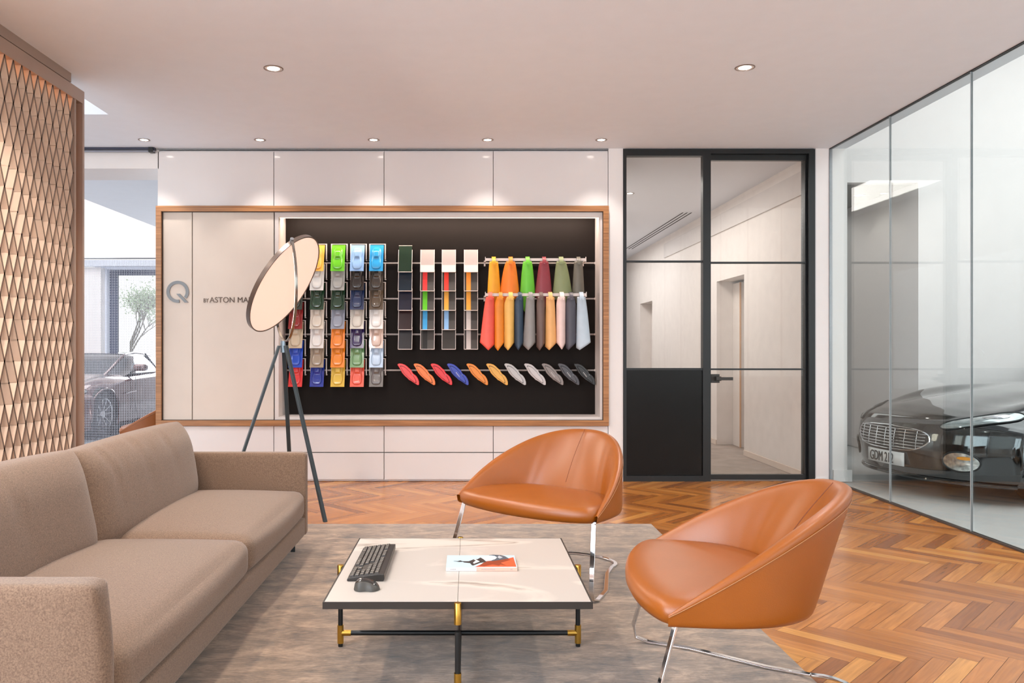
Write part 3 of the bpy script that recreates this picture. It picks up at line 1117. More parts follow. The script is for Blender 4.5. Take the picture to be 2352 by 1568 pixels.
for c, (pa, pb) in enumerate(cols_px):
    cx = at((pa + pb) / 2, 800, YP).x
    zc = [at(0, 622 + 44.33 * r, YP).z for r in range(7)]
    rk = thing('sample_rack', 'upright white wire rack holding car paint samples, ' + ['leftmost, partly behind the floor lamp', 'second column from left', 'middle column', 'fourth column from left', 'rightmost column next to the dark tiles'][c],
               'rack', (cx, D2 - .045, zc[6]), 0, 'racks of the car paint samples')
    racks.append(rk)
    for r in range(7):
        if hold_me is None:
            mb = MB()
            hw, hh, tt = .067, .070, .010
            mb.box(-hw - tt, -hw, -.012, .0, -hh, hh).box(hw, hw + tt, -.012, 0, -hh, hh).box(-hw - tt, hw + tt, -.012, 0, hh, hh + .006)
            mb.box(-hw - .012, -hw, -.01, .02, -hh - .012, -hh - .004).box(hw, hw + .012, -.01, .02, -hh - .012, -hh - .004)
            o = mb.build('holder', M_rackw, rk)
            hold_me = o.data
        else:
            o = bpy.data.objects.new('holder', hold_me)
            COL.objects.link(o)
            o.parent = rk
        o.location = (0.004, 0, zc[r] - zc[6] + .185)
    for r in range(7):
        hexc, cname = grid_c[c][r]
        if c == 0 and r < 2:
            pass
        m = mat('paint_' + cname.replace(' ', '_') + '_%s' % hexc, hexc, .22, noise=.0, coat=.9, spec=.5)
        where = ['leftmost column', 'second column', 'middle column', 'fourth column', 'rightmost column'][c]
        t = thing('paint_sample', cname + ' glossy model car paint plate, ' + rowname[r] + ' of the ' + where, 'paint sample', (cx, YP, zc[r]), 0, sample_group(0))
        t.rotation_euler = (-tilt, 0, 0)
        if plate_me is None:
            mb = MB().box(-PW_ / 2, PW_ / 2, 0, .004, 0, PH_)
            o = mb.build('plate', m, t)
            plate_me = o.data
            o2 = proto_relief.build('car_form', m, t, smooth=True, angle=180)
            relief_me = o2.data
        else:
            o = bpy.data.objects.new('plate', plate_me)
            o2 = bpy.data.objects.new('car_form', relief_me)
            COL.objects.link(o)
            COL.objects.link(o2)
            o.parent = t
            o2.parent = t
        o2.location = (0, 0.0005, PH_ / 2 - .004)
        for oo in (o, o2):
            oo.material_slots[0].link = 'OBJECT'
            oo.material_slots[0].material = m

# ---------------------------------------------------------------- trim tiles
tc_px = [(914, 946.5), (965, 998), (1014.5, 1047), (1065.5, 1098)]
bot = [625, 668.7, 713.3, 757.7, 802.5]
tiles = [
    [('0f2a1a', None), ('14222f', None), ('1b1c30', None), ('2b1517', None), ('232126', None)],
    [('b9adaa', None), ('403c39', 'ee3b3a'), ('403c39', '63c524'), ('403c39', '3fa4e0'), ('403c39', '171513')],
    [('b9adaa', None), ('403c39', 'ee3f30'), ('403c39', 'f0ac45'), ('403c39', '8fbdec'), ('3d3a37', None)],
    [('bbb0ad', None), ('403c39', 'f79333'), ('403c39', 'f3a63f'), ('403c39', 'd3cbc6'), ('403c39', 'cbc3bf')]]
tn = [
    ['dark green tile, tallest and topmost of the plain dark column', 'dark blue tile, second of the plain dark column', 'midnight blue tile, third of the plain dark column', 'dark maroon tile, fourth of the plain dark column', 'charcoal tile, lowest of the plain dark column'],
    ['plain pinkish white tile above the red, green and blue striped tiles', 'charcoal tile with a red stripe above the green striped one', 'charcoal tile with a lime green stripe', 'charcoal tile with a strong blue stripe', 'charcoal tile with a black stripe, lowest of its column'],
    ['plain pinkish white tile at the head of the third tile column', 'charcoal tile with a red stripe above the amber striped one', 'charcoal tile with an amber stripe between red and pale blue ones', 'charcoal tile with a pale blue stripe', 'plain charcoal tile, lowest of the third tile column'],
    ['plain pinkish white tile nearest the yellow hide', 'charcoal tile with an orange stripe, upper one of the right tile column', 'charcoal tile with an amber orange stripe, nearest the hides', 'charcoal tile with a light grey stripe, upper of two alike', 'charcoal tile with a light grey stripe, lowest of the right column']]
for c, (pa, pb) in enumerate(tc_px):
    for r in range(5):
        dbot = 7.38
        a, b = at(pa, bot[r], dbot), at(pb, bot[r], dbot)
        top_py = (560.5 if c == 0 else 570) if r == 0 else bot[r - 1]
        hgt = a.z - at(0, top_py, dbot).z
        hgt = -hgt + (0 if r == 0 else .035)
        base, st = tiles[c][r]
        t = thing('trim_sample', tn[c][r], 'sample tile', ((a.x + b.x) / 2, dbot, a.z), 0, 'trim sample tiles on the board')
        t.rotation_euler = (-math.atan2(.05, .19), 0, 0)
        h = (b.x - a.x) / 2
        e = .0045
        mt = mat('tile_' + base, base, .3, noise=.03)
        MB().box(-h + e, h - e, -.003, .003, e, hgt).build('tile', mt, t)
        mb = MB()
        if r > 0 or c > 0:
            mb.box(-h, -h + e, -.005, .004, 0, hgt).box(h - e, h, -.005, .004, 0, hgt)
        else:
            mb.box(-h, -h + e, -.005, .004, 0, hgt - .04).box(h - e, h, -.005, .004, 0, hgt - .04)
            mb.box(-h + .004, h - .004, -.004, .003, hgt, hgt + .004)
        mb.box(-h, h, -.005, .004, 0, e)
        mb.build('edge_frame', M_rackw, t)
        if st:
            w_ = 2 * h
            MB().box(-h + w_ * .17, -h + w_ * .49, -.0045, -.003, e, hgt).build('stripe', mat('stripe_' + st, st, .4), t)
            MB().box(-h + w_ * .5, h - e, -.0045, -.003, e, hgt * .42).build('lower_swatch', mat('swatch_grey', '4c4845', .5), t)
        elif c > 0 and r == 0:
            MB().box(-h + e, h - e, -.0045, -.003, e, hgt * .31).build('lower_swatch', mat('swatch_cream', 'e0d6ce', .5), t)

# ---------------------------------------------------------------- leather hides
YH1, YH2 = 7.30, 7.20
s5 = 4.356


def hp(zx, zy, d):
    return at(1080 + zx / s5, 560 + zy / s5, d)


def bar(zy0, zy1, zx0, zx1, d, nm):
    t = thing('hanging_bar', nm, 'rail', (0, 0, 0), 0, 'bars for the hides')
    a, b = hp(zx0, zy1, d), hp(zx1, zy0, d)
    MB().box(a.x, b.x, d, d + .012, a.z, b.z).build('bar', M_rackw, t)
    for x in (a.x, b.x):
        mb = MB()
        mb.box(x - .003, x + .003, d - .002, d + .014, a.z - .006, b.z + .012)
        mb.box(x - .012, x + .006, d + .012, D2 - .02, a.z - .004, a.z + .004)
        mb.box(x - .01, x + .004, D2 - .03, D2 - .0, a.z - .03, a.z + .01)
        mb.build('bracket', M_rackw, t)


bar(143, 170, 152, 1158, YH1, 'white bar carrying the upper row of coloured leather hides')
bar(493, 522, 152, 1162, YH2, 'white bar carrying the lower row of leather hides')

H1 = [('f0a51e', 'amber yellow', 215, 255, 172, 308, 250, 700),
      ('f37f20', 'bright orange', 383, 425, 283, 495, 300, 655),
      ('68c235', 'lime green', 553, 593, 493, 652, 552, 700),
      ('8a2f3a', 'burgundy', 720, 757, 645, 820, 735, 650),
      ('828a60', 'olive green', 885, 930, 825, 1025, 925, 640),
      ('6c675c', 'taupe brown', 1063, 1100, 1018, 1142, 1080, 640)]
H2 = [('ea5a49', 'coral red', 180, 220, 98, 243, 180, 1065),
      ('e98a25', 'burnt orange', 285, 322, 243, 337, 275, 1070),
      ('eebb62', 'honey yellow', 383, 425, 340, 440, 375, 1066),
      ('2e4257', 'navy blue', 478, 515, 443, 530, 478, 1066),
      ('908c8a', 'mid grey', 583, 622, 528, 653, 577, 1063),
      ('6b544d', 'chocolate brown', 690, 725, 662, 748, 690, 1066),
      ('eab06f', 'peach tan', 780, 820, 748, 864, 785, 1063),
      ('ecd0ca', 'pale pink', 893, 935, 861, 953, 910, 1058),
      ('4c4a55', 'slate grey', 988, 1025, 955, 1056, 978, 1062),
      ('bccbd8', 'pale ice blue', 1090, 1130, 1058, 1203, 1090, 1061)]


def hide(hexc, cname, sa, sb, xl, xr_, tx, tip, d, ytop, yrow, upper):
    c0 = hp((sa + sb) / 2, ytop, d)
    base = thing('leather_hide', cname + ' leather hide hanging from the ' + ('upper' if upper else 'lower') + ' white bar', 'leather hide', c0, 0,
                 'hides on the upper bar' if upper else 'hides on the lower bar')
    m = mat('hide_' + hexc, hexc, .42, noise=.04, nscale=14, bump=.12, bscale=250)
    rows = []
    N, K = 22, 18
    yneck = ytop + 42
    for i in range(N + 1):
        t = i / N
        row = []
        for k in range(K + 1):
            s = -1 + 2 * k / K
            if upper:
                ywide = yrow
            else:
                ywide = yrow
            # half edges interpolated
            zy_edge = yneck + (ywide - yneck) * t
            g = t ** .7 if upper else (min(1, t / .16) ** .7 if xr_ - xl < 105 else t ** .8)
            hs = (sb - sa) / 2 + (14 if not upper and xr_ - xl < 105 else 20)
            L = ((sa + sb) / 2 - hs) * (1 - g) + xl * g
            Rr = ((sa + sb) / 2 + hs) * (1 - g) + xr_ * g
            cx_ = (L + Rr) / 2
            hw = (Rr - L) / 2
            X = cx_ + hw * s
            # the tip: point at tx
            st = (tx - cx_) / max(hw, 1e-3)
            v = 1 - abs(s - st) / (1 + abs(st) + .0)
            Zp = zy_edge + (tip - ywide) * v * t ** 3
            p = hp(X, Zp, d)
            dep = .012 + .045 * math.cos(s * PI / 2) ** .8 * (0.45 + .55 * t) + .004 * math.sin(s * 3.2 + t * 2 + sa) * t
            row.append((p.x - c0.x, -dep + .01, p.z - c0.z))
        rows.append(row)
    MB().grid(rows).build('skin', m, base, smooth=True, solid=.003, angle=180)
    # strap over the bar
    a, b = hp(sa, ytop + 78, d), hp(sb, ytop, d)
    w_ = (b.x - a.x) / 2
    mb = MB()
    h = c0.z - a.z
    pts = [(0, -.046, -h), (0, -.043, -h * .55), (0, -.016, -.004), (0, 0.0, .004), (0, .02, .004), (0, .026, -.01), (0, .024, -h * .5)]
    mb.ribbon(pts, (1, 0, 0), [(0, 1, 0), (0, 1, .2), (0, 1, .6), (0, 0, 1), (0, 0, 1), (0, -1, .5), (0, -1, 0)], 2 * w_, .004)
    ms = mat('strap_' + hexc, hexc, .38, noise=.03)
    mb.build('strap', ms, base, smooth=True)
    mb = MB()
    mb.tube([(0, -.047, -h + .010), (0, -.050, -h + .010)], .003, 8)
    mb.build('rivet', M_steel, base)


for r_ in H1:
    hide(*r_, YH1, 134, 520, True)
for r_ in H2:
    hide(*r_, YH2, 487, 985, False)

# ---------------------------------------------------------------- brake calipers
outl = [(62, 85), (66, 73), (80, 69), (112, 72), (140, 81), (165, 98), (186, 118), (200, 132), (214, 138), (220, 158), (236, 182), (258, 196), (275, 214), (290, 240), (300, 270),
        (301, 300), (293, 308), (280, 306), (255, 290), (228, 272), (206, 258), (188, 250), (172, 232), (150, 214), (132, 196), (112, 172), (98, 146), (80, 112)]
YC = 7.40
ccx, ccy = 181, 190
cal = [('ea4040', 'coral red', 938), ('f07c32', 'orange', 975), ('e0262d', 'deep red', 1014), ('2a3fae', 'blue', 1051.5), ('ea8a22', 'amber orange', 1096), ('ecb04c', 'yellow', 1141.5),
       ('c6c3c3', 'silver, left of the two silver ones', 1183), ('cfc9c9', 'silver, right of the two silver ones', 1228.5), ('8e8480', 'grey brown', 1269), ('45444a', 'dark grey', 1305.5), ('141516', 'gloss black', 1342.5)]
cz = at(0, 820 + ccy / 4.8, YC).z
k_ = YC / F / 4.8
mbody = MB().prism([((a - ccx) * k_, -(b - ccy) * k_) for a, b in outl][::-1], -.02, .012)
inn = []
for a, b in outl:
    inn.append(((a - ccx) * k_, -(b - ccy) * k_))
ctr = Vector((0, 0))
ax = Vector((.62, -.78)).normalized()
inner_poly = []
for p in inn:
    v = Vector(p)
    al = v.dot(ax)
    pe = v - ax * al
    inner_poly.append(tuple(ax * al * .74 + pe * .55))
mpad = MB().prism(inner_poly[::-1], -.032, -.018)
groove_poly = [(a * 1.07, b * 1.09) for a, b in inner_poly]
b_me = p_me = m_me = c_me = None
for hexc, nm, px in cal:
    m = mat('caliper_' + hexc, hexc, .3, noise=.02, coat=.3)
    t = thing('brake_caliper', 'curved brake caliper on the lowest rail, ' + nm, 'brake caliper', (at(px, 0, YC).x, YC, cz), 0, 'row of brake calipers')
    if b_me is None:
        o = mbody.build('caliper_body', m, t, bevel=.004, seg=2, smooth=True, angle=40)
        o2 = mpad.build('raised_face', m, t, bevel=.005, seg=3, smooth=True, angle=40)
        mb = MB()
        a = math.atan2(ax.y, ax.x)
        Mx = Matrix.Rotation(-a, 4, 'Y')
        for q_ in range(7):
            mb.box(-.026 + q_ * .0078, -.0212 + q_ * .0078, -.0335, -.032, -.003, .003, M=Mx)
        o3 = mb.build('marking', mat('pale_marking', 'd8d4d2', .4), t)
        mb = MB()
        for bx_, bz_ in ((.028, -.012), (-.030, .028), (.035, -.030)):
            mb.tube([(bx_ + .012, -.018, bz_ + .008), (bx_ + .012, -.026, bz_ + .008)], .0045, 8)
        o4 = mb.build('bolt', M_steel, t)
        b_me, p_me, m_me, c_me = o.data, o2.data, o3.data, o4.data
        o5 = MB().prism(groove_poly[::-1], -.0212, -.0185).build('face_groove', m, t)
        protos = (o, o2, o3, o4, o5)
    else:
        oo = []
        for pr in protos:
            x = pr.copy()
            COL.objects.link(x)
            x.parent = t
            oo.append(x)
        o, o2, o3, o4, o5 = oo
    for x in (o, o2):
        x.material_slots[0].link = 'OBJECT'
        x.material_slots[0].material = m
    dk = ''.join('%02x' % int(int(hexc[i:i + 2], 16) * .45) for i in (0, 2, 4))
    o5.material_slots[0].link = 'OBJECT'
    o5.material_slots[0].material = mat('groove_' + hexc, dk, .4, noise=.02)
    o3.material_slots[0].link = 'OBJECT'
    o3.material_slots[0].material = mat('pale_marking', 'd8d4d2', .4) if nm in ('blue', 'dark grey', 'gloss black', 'grey brown') else m
    MB().box(-.008, .002, 0, D2 - .02 - YC, .036, .052).build('clip', M_rackw, t)

# ================================================================== RUG
t = MB()
rx0, rx1, ry0, ry1 = -2.35, 1.25, 1.2, 5.46
nx, ny = 60, 60
rows = []
for j in range(ny + 1):
    row = []
    for i in range(nx + 1):
        x = rx0 + (rx1 - rx0) * i / nx
        y = ry0 + (ry1 - ry0) * j / ny
        ed = min(i, nx - i, j, ny - j)
        row.append((x, y, .014 if ed > 0 else .001))
    rows.append(row)
t.grid(rows)
rug = t.build('rug', M_rug, smooth=True, angle=60)
tag(rug, 'large grey beige silky rug under the sofa, table and chairs', 'rug')
RZ = .014


# ================================================================== SOFA
def soft(cx, cy, cz, sx, sy, sz, r=.04, bul=(0, 0, 0), n=14, wr=0, seed=0, shear=None, nseg=None):
    """rounded padded box; returns MB; bul = bulge of faces along x,y,z"""
    rr = random.Random(seed)
    ph = [rr.uniform(0, 6) for _ in range(6)]
    hx, hy, hz = sx / 2, sy / 2, sz / 2
    mb = MB()
    N = n

    def f(a, b, c):
        # warp parameters for denser edges
        P = Vector((a * hx, b * hy, c * hz))
        C = Vector((max(-hx + r, min(hx - r, P.x)), max(-hy + r, min(hy - r, P.y)), max(-hz + r, min(hz - r, P.z))))
        d = P - C
        if d.length > 1e-9:
            P = C + d.normalized() * r
        bx_ = bul[0] * (1 - b * b) * (1 - c * c)
        by_ = bul[1] * (1 - a * a) * (1 - c * c)
        bz_ = bul[2] * (1 - a * a) ** .8 * (1 - b * b) ** .8
        P += Vector((bx_ * a, by_ * b, bz_ * c))
        if wr:
            w1 = math.sin(P.x * 9 + P.y * 7 + ph[0]) * math.sin(P.y * 11 + ph[1]) + .6 * math.sin(P.z * 14 + P.y * 17 + ph[2])
            dirv = Vector((a, b * .2, c)).normalized() if (a or c or b) else Vector((0, 0, 1))
            P += dirv * wr * w1
        if shear:
            P.x += shear * P.z
        return (P.x + cx, P.y + cy, P.z + cz)

    def tt(i):
        u = -1 + 2 * i / N
        return math.copysign(1 - (1 - abs(u)) ** 1.35, u)
    for axis in range(3):
        for sgn in (-1, 1):
            rows = []
            for i in range(N + 1):
                row = []
                for j in range(N + 1):
                    a, b = tt(i), tt(j)
                    v = [0, 0, 0]
                    v[axis] = sgn
                    v[(axis + 1) % 3] = a
                    v[(axis + 2) % 3] = b
                    row.append(f(*v))
                rows.append(row)
            mb.grid(rows)
    return mb


def weld(o):
    bm = bmesh.new()
    bm.from_mesh(o.data)
    bmesh.ops.remove_doubles(bm, verts=bm.verts, dist=1e-5)
    bmesh.ops.recalc_face_normals(bm, faces=bm.faces)
    bm.to_mesh(o.data)
    bm.free()
    for p in o.data.polygons:
        p.use_smooth = True
    return o


sofa = thing('sofa', 'long brown felt two seat sofa with slab arms on thin dark legs', 'sofa', (-1.4, 3.4, 0))


def S(mb, name, parent=sofa):
    o = weld(mb.build(name, M_felt))
    o.parent = parent
    o.matrix_parent_inverse = Matrix.Translation(-Vector(parent.location))
    return o


XF = -.955
SY0, SY1 = 2.07, 4.76
SB = -1.92
S(soft((XF + SB) / 2, (SY0 + SY1) / 2, .155, XF - SB, SY1 - SY0 - .02, .11, r=.015), 'base')
arm1 = S(soft((XF + SB) / 2, SY1 - .035, .343, XF - SB + .006, .07, .485, r=.014, bul=(.0, .004, .002)), 'armrest')
arm2 = S(soft((XF + SB) / 2 - .02, 2.115, .343, XF - SB + .01, .10, .485, r=.022, bul=(.03, .012, .0)), 'armrest')
S(soft(SB + .05, (SY0 + SY1) / 2, .40, .10, SY1 - SY0 - .06, .40, r=.03), 'back_frame')
ymid = 3.50
S(soft((XF - .01 + SB + .1) / 2 + .0, (ymid + SY1 - .075) / 2, .285, XF - SB - .085, SY1 - .075 - ymid, .165, r=.05, bul=(.024, .004, .052), n=18), 'seat_cushion')
S(soft((XF - .01 + SB + .1) / 2 + .0, (2.17 + ymid) / 2, .285, XF - SB - .085, ymid - 2.17 - .004, .165, r=.05, bul=(.024, .004, .056), n=18), 'seat_cushion')


def backcush(y0, y1, seed):
    mb = MB()
    rr = random.Random(seed)
    NY, NA = 46, 44
    rows = []
    hy = (y1 - y0) / 2
    cy = (y0 + y1) / 2
    for i in range(NY + 1):
        b = -1 + 2 * i / NY
        b = math.copysign(1 - (1 - abs(b)) ** 1.5, b)
        row = []
        thick = .115 * (1 - abs(b) ** 7) ** .5 + .0
        for k in range(NA):
            a = 2 * PI * k / NA
            ca, sa = math.cos(a), math.sin(a)
            # superellipse section in local (u = thickness, v = height)
            e = 2 / 4.6
            u = math.copysign(abs(ca) ** e, ca) * max(thick, .004)
            hh = .225 + .006 * math.cos(b * PI) + (.012 * (1 - b * b))
            v = math.copysign(abs(sa) ** (e * 1.1), sa) * hh
            # squeeze at top and bottom seams
            u *= (1 - .33 * abs(v / hh) ** 4)
            fold = 0
            # creases fanning from the inner top corner
            for q_ in range(7):
                yy = -.75 + q_ * .16 + (.25 - v) * .55
                fold += math.exp(-((b - yy) / .022) ** 2) * (.5 + .5 * math.sin(q_ * 2.1 + seed)) * max(0, min(1, (v + .12) / .25))
            u -= .013 * fold * (1 if ca > 0 else 0)
            lean = -.19
            X = -1.640 + u + lean * v + (0.012 * math.sin(b * 3 + seed))
            row.append((X, cy + b * hy + .01 * math.sin(v * 9 + seed) * (abs(b) > .6), .545 + v - .010 * math.sin((b + 1) * 2.2)))
        rows.append(row)
    mb.grid(rows, closed=True)
    mb.add([rows[0][k] for k in range(NA)], [tuple(range(NA))])
    mb.add([rows[-1][k] for k in range(NA)], [tuple(range(NA))[::-1]])
    return mb


S(backcush(3.33, 4.64, 1.0), 'back_cushion')
S(backcush(2.02, 3.37, 4.0), 'back_cushion')
for x, y in ((-1.02, 4.66), (-1.02, 2.2), (-1.85, 4.66), (-1.85, 2.2)):
    mb = MB().box(x - .012, x + .012, y - .006, y + .006, RZ if y < 5.4 else 0, .102)
    o = mb.build('leg', M_slate)
    o.parent = sofa
    o.matrix_parent_inverse = Matrix.Translation(-Vector(sofa.location))

# ================================================================== COFFEE TABLE
TX, TY = -.035, 3.18
tb = thing('coffee_table', 'low square marble coffee table with black frame and brass joints', 'table', (TX, TY, 0))
hw = .46
MB().box(-hw + .006, -.0006, -hw + .006, hw - .006, .318, .336).build('marble_tile', M_marble, tb, bevel=.0008)
MB().box(.0006, hw - .006, -hw + .006, hw - .006, .318, .336).build('marble_tile', M_marble, tb, bevel=.0008)
mb = MB()
for a in ((-hw, hw, -hw, -hw + .005), (-hw, hw, hw - .005, hw), (-hw, -hw + .005, -hw + .005, hw - .005), (hw - .005, hw, -hw + .005, hw - .005)):
    mb.box(*a, .312, .3355)
mb.box(-hw + .005, hw - .005, -hw + .005, hw - .005, .310, .317)
mb.build('table_frame', mat('dark_brown_steel', '2e2823', .45), tb)
for dx, dy in ((0, -1), (0, 1), (-1, 0), (1, 0)):
    lx, ly = dx * (hw + .012), dy * (hw + .012)
    MB().lathe([(.0001, .24), (.0095, .24), (.0095, RZ + .001), (.0001, RZ + .001)], 20, M=Matrix.Translation((lx, ly, 0))).build('leg', M_black, tb, smooth=True)
    MB().lathe([(.0001, .338), (.0115, .338), (.0125, .3365), (.0125, .265), (.0098, .265)], 24, M=Matrix.Translation((lx, ly, 0))).build('brass_sleeve', M_brass, tb, smooth=True)
    mb = MB().lathe([(.0098, .100), (.0125, .100), (.0125, .028), (.0098, .028)], 24, M=Matrix.Translation((lx, ly, 0)))
    mb.tube([(lx, ly, .068), (lx - dx * .042, ly - dy * .042, .068)], .0115, 18)
    mb.build('brass_tee', M_brass, tb, smooth=True)
mb = MB().tube([(-hw + .02, 0, .068), (hw - .02, 0, .068)], .0098, 16).tube([(0, -hw + .02, .068), (0, hw - .02, .068)], .0098, 16)
mb.build('cross_bar', M_black, tb, smooth=True)
TZ = .336

# keyboard
kb = thing('keyboard', 'black computer keyboard lying lengthwise on the left of the marble table', 'keyboard', (-.379, 3.19, TZ + .0006))
M_kb = mat('keyboard_plastic', '2a2623', .4, noise=.05)
M_key = mat('key_plastic', '3a342f', .5, noise=.04)
M_leg = mat('key_legend', 'd9cfc0', .6)
Lk, Wk = .46, .138
mb = MB()
poly = [(-Wk / 2, .000), (Wk / 2 - .004, .0), (Wk / 2, .006), (Wk / 2, .026), (Wk / 2 - .022, .026), (-Wk / 2 + .006, .012), (-Wk / 2, .008)]
mb.prism([(a, b) for a, b in poly], -Lk / 2, Lk / 2, axis='y')
mb.build('case', M_kb, kb, bevel=.002)
slope = math.atan2(.014, Wk - .028)
ky = 0
key_me = None
nk = 0
for row in range(6):
    for c in range(20):
        if c in (14, 18) and False:
            continue
        if row == 0 and 3 < c < 9:
            continue
        if (c == 14 and row in (0,)) or (row == 5 and c in (4, 9)) or (row == 1 and c in (14, 16)) or (row == 2 and c in (14, 15, 16)) or (c == 13 and row in (0, 2, 3)) or (row == 3 and c == 12):
            continue
        x = -Wk / 2 + .016 + row * .0185
        y = Lk / 2 - .018 - c * .0222
        z = .012 + (x + Wk / 2 - .006) * math.tan(slope)
        if key_me is None:
            mb = MB()
            v = [(-.008, -.0098, 0), (.008, -.0098, 0), (.008, .0098, 0), (-.008, .0098, 0), (-.0068, -.0084, .005), (.0068, -.0084, .005), (.0068, .0084, .005), (-.0068, .0084, .005)]
            mb.add(v, [(4, 5, 6, 7), (0, 1, 5, 4), (1, 2, 6, 5), (2, 3, 7, 6), (3, 0, 4, 7)])
            mb.box(.0005, .0045, .001, .0045, .005, .0052, mi=1)
            mb.box(-.0045, -.001, .001, .004, .005, .0052, mi=1)
            o = mb.build('key', [M_key, M_leg], kb)
            key_me = o.data
        else:
            o = bpy.data.objects.new('key', key_me)
            COL.objects.link(o)
            o.parent = kb
        o.location = (x, y, z)
        o.rotation_euler = (0, -slope, 0)
        nk += 1
mb = MB()
v = [(-.008, -.053, 0), (.008, -.053, 0), (.008, .053, 0), (-.008, .053, 0), (-.0068, -.052, .005), (.0068, -.052, .005), (.0068, .052, .005), (-.0068, .052, .005)]
mb.add(v, [(4, 5, 6, 7), (0, 1, 5, 4), (1, 2, 6, 5), (2, 3, 7, 6), (3, 0, 4, 7)])
o = mb.build('space_bar', M_key, kb)
o.location = (-Wk / 2 + .016, Lk / 2 - .018 - .0222 * 6, .012 + .010 * math.tan(slope))
o.rotation_euler = (0, -slope, 0)

# mouse
ms = thing('computer_mouse', 'dark grey computer mouse on the table just in front of the keyboard', 'mouse', (-.362, 2.862, TZ))
rows = []
for i in range(25):
    u = -1 + 2 * i / 24
    row = []
    for k in range(25):
        a = PI * k / 24
        hw_ = .030 * (1 - abs(u) ** 2.6) ** .5 * (1 - .12 * math.cos(u * 5))
        top = .037 * (1 - abs(u) ** 2.4) ** .5 * (1 - .30 * u)
        row.append((u * .047, -hw_ * math.cos(a) * 1.05, .001 + top * math.sin(a) ** .75))
    rows.append(row)
MB().grid(rows).build('shell', mat('mouse_grey', '47443f', .45), ms, smooth=True, angle=180)
rows2 = [[(p[0], p[1], p[2] + .0012) for p in r[7:19]] for r in rows[2:-1]]
MB().grid(rows2).build('top_cover', mat('mouse_gloss', '2b2724', .12, coat=.8), ms, smooth=True, angle=180)
MB().lathe([(.0001, -.003), (.008, -.003), (.008, .003), (.0001, .003)], 16, axis='y', M=Matrix.Translation((.026, 0, .022))).build('scroll_wheel', M_black, ms, smooth=True)

# book
bk = thing('book', 'softcover book with pale blue and orange cover on the marble table', 'book', (.0525, 3.19, TZ + .0006))
bw, bd, bh = .2755, .185, .013
MB().box(-bw / 2 + .002, bw / 2 - .002, -bd / 2 + .002, bd / 2 - .001, .0012, bh - .0012).build('pages', mat('paper', 'efe6dc', .8), bk)
mb = MB()
mb.box(-bw / 2, bw / 2, -bd / 2, bd / 2, bh - .0012, bh)
mb.box(-bw / 2, bw / 2, -bd / 2, bd / 2, 0, .0012)
mb.build('cover', mat('pale_blue_cover', 'bcd4de', .35), bk)
MB().box(-bw / 2, -.02, -bd / 2 - .0012, -bd / 2, 0, bh).build('spine', mat('spine_white', 'e8e4e4', .4), bk)
MB().box(-.02, bw / 2, -bd / 2 - .0012, -bd / 2, 0, bh).build('spine', mat('spine_pink', 'f0b5a2', .4), bk)


def cov(poly, name, m, h):
    # zoom coords (1010..1210 x 1255..1325) to cover plane
    pts = []
    for a, b in poly:
        px, py = 1010 + a / 11.76, 1255 + b / 11.757
        d = F * (CAMZ - TZ - bh) / (py - VY)
        pts.append(((px - VX) * d / F - .0525, d - 3.19))
    MB().prism(pts, bh, bh + h, axis='z').build(name, m, bk)


cov([(950, 552), (1090, 492), (1990, 290), (2068, 545)], 'orange_field', mat('orange_ink', 'ee5a34', .35), .0003)
cov([(1060, 520), (1240, 400), (1850, 340), (1920, 362), (1650, 440), (1800, 520), (1650, 490), (1600, 520), (1420, 490), (1200, 535)], 'shadow_print', mat('brown_ink', '8e3a1c', .4), .0005)
cov([(375, 395), (480, 398), (560, 378), (610, 400), (780, 402), (930, 345), (1020, 345), (1100, 300), (1170, 330), (1260, 420), (1100, 440), (900, 515), (860, 500), (820, 450), (660, 432), (620, 412), (520, 418)], 'machine_print', mat('charcoal_ink', '33302f', .4), .0007)
cov([(900, 440), (980, 380), (920, 360), (960, 345), (1080, 410), (920, 470)], 'machine_print', mat('white_ink', 'ece4e2', .4), .0009)
cov([(1120, 310), (1400, 250), (1540, 300), (1490, 350), (1270, 395)], 'machine_print', mat('white_ink', 'ece4e2', .4), .0009)
cov([(1330, 235), (1440, 225), (1640, 232), (1760, 265), (1870, 330), (1400, 400), (1400, 380), (1520, 330), (1550, 290), (1480, 250)], 'machine_print', mat('slate_ink', '4b5660', .4), .0008)
cov([(1600, 250), (1700, 300), (1620, 330), (1560, 300)], 'machine_print', mat('pale_ink', 'b7bcc2', .4), .0010)
for a, b in ((-.12, -.10), (0.0, .05), (.112, .12)):
    mb = MB()
    x = a
    while x < b:
        mb.box(x, x + .003, -bd / 2 - .0016, -bd / 2 - .0012, .0045, .0085)
        x += .0045
    mb.build('spine_print', mat('grey_ink', 'a8a0a0', .5), bk)

# ================================================================== FLOOR LAMP
D = 5.65
hub = at(650, 792, D)
cen = Vector((-1.298, 5.65, 1.6535))
lamp = thing('floor_lamp', 'tripod floor lamp with large tilted luminous disc behind the sofa', 'floor lamp', (hub.x, hub.y, 0))


def LB(mb, name, m, **k):
    o = mb.build(name, m, lamp, **k)
    o.location = (-hub.x, -hub.y, 0)
    return o


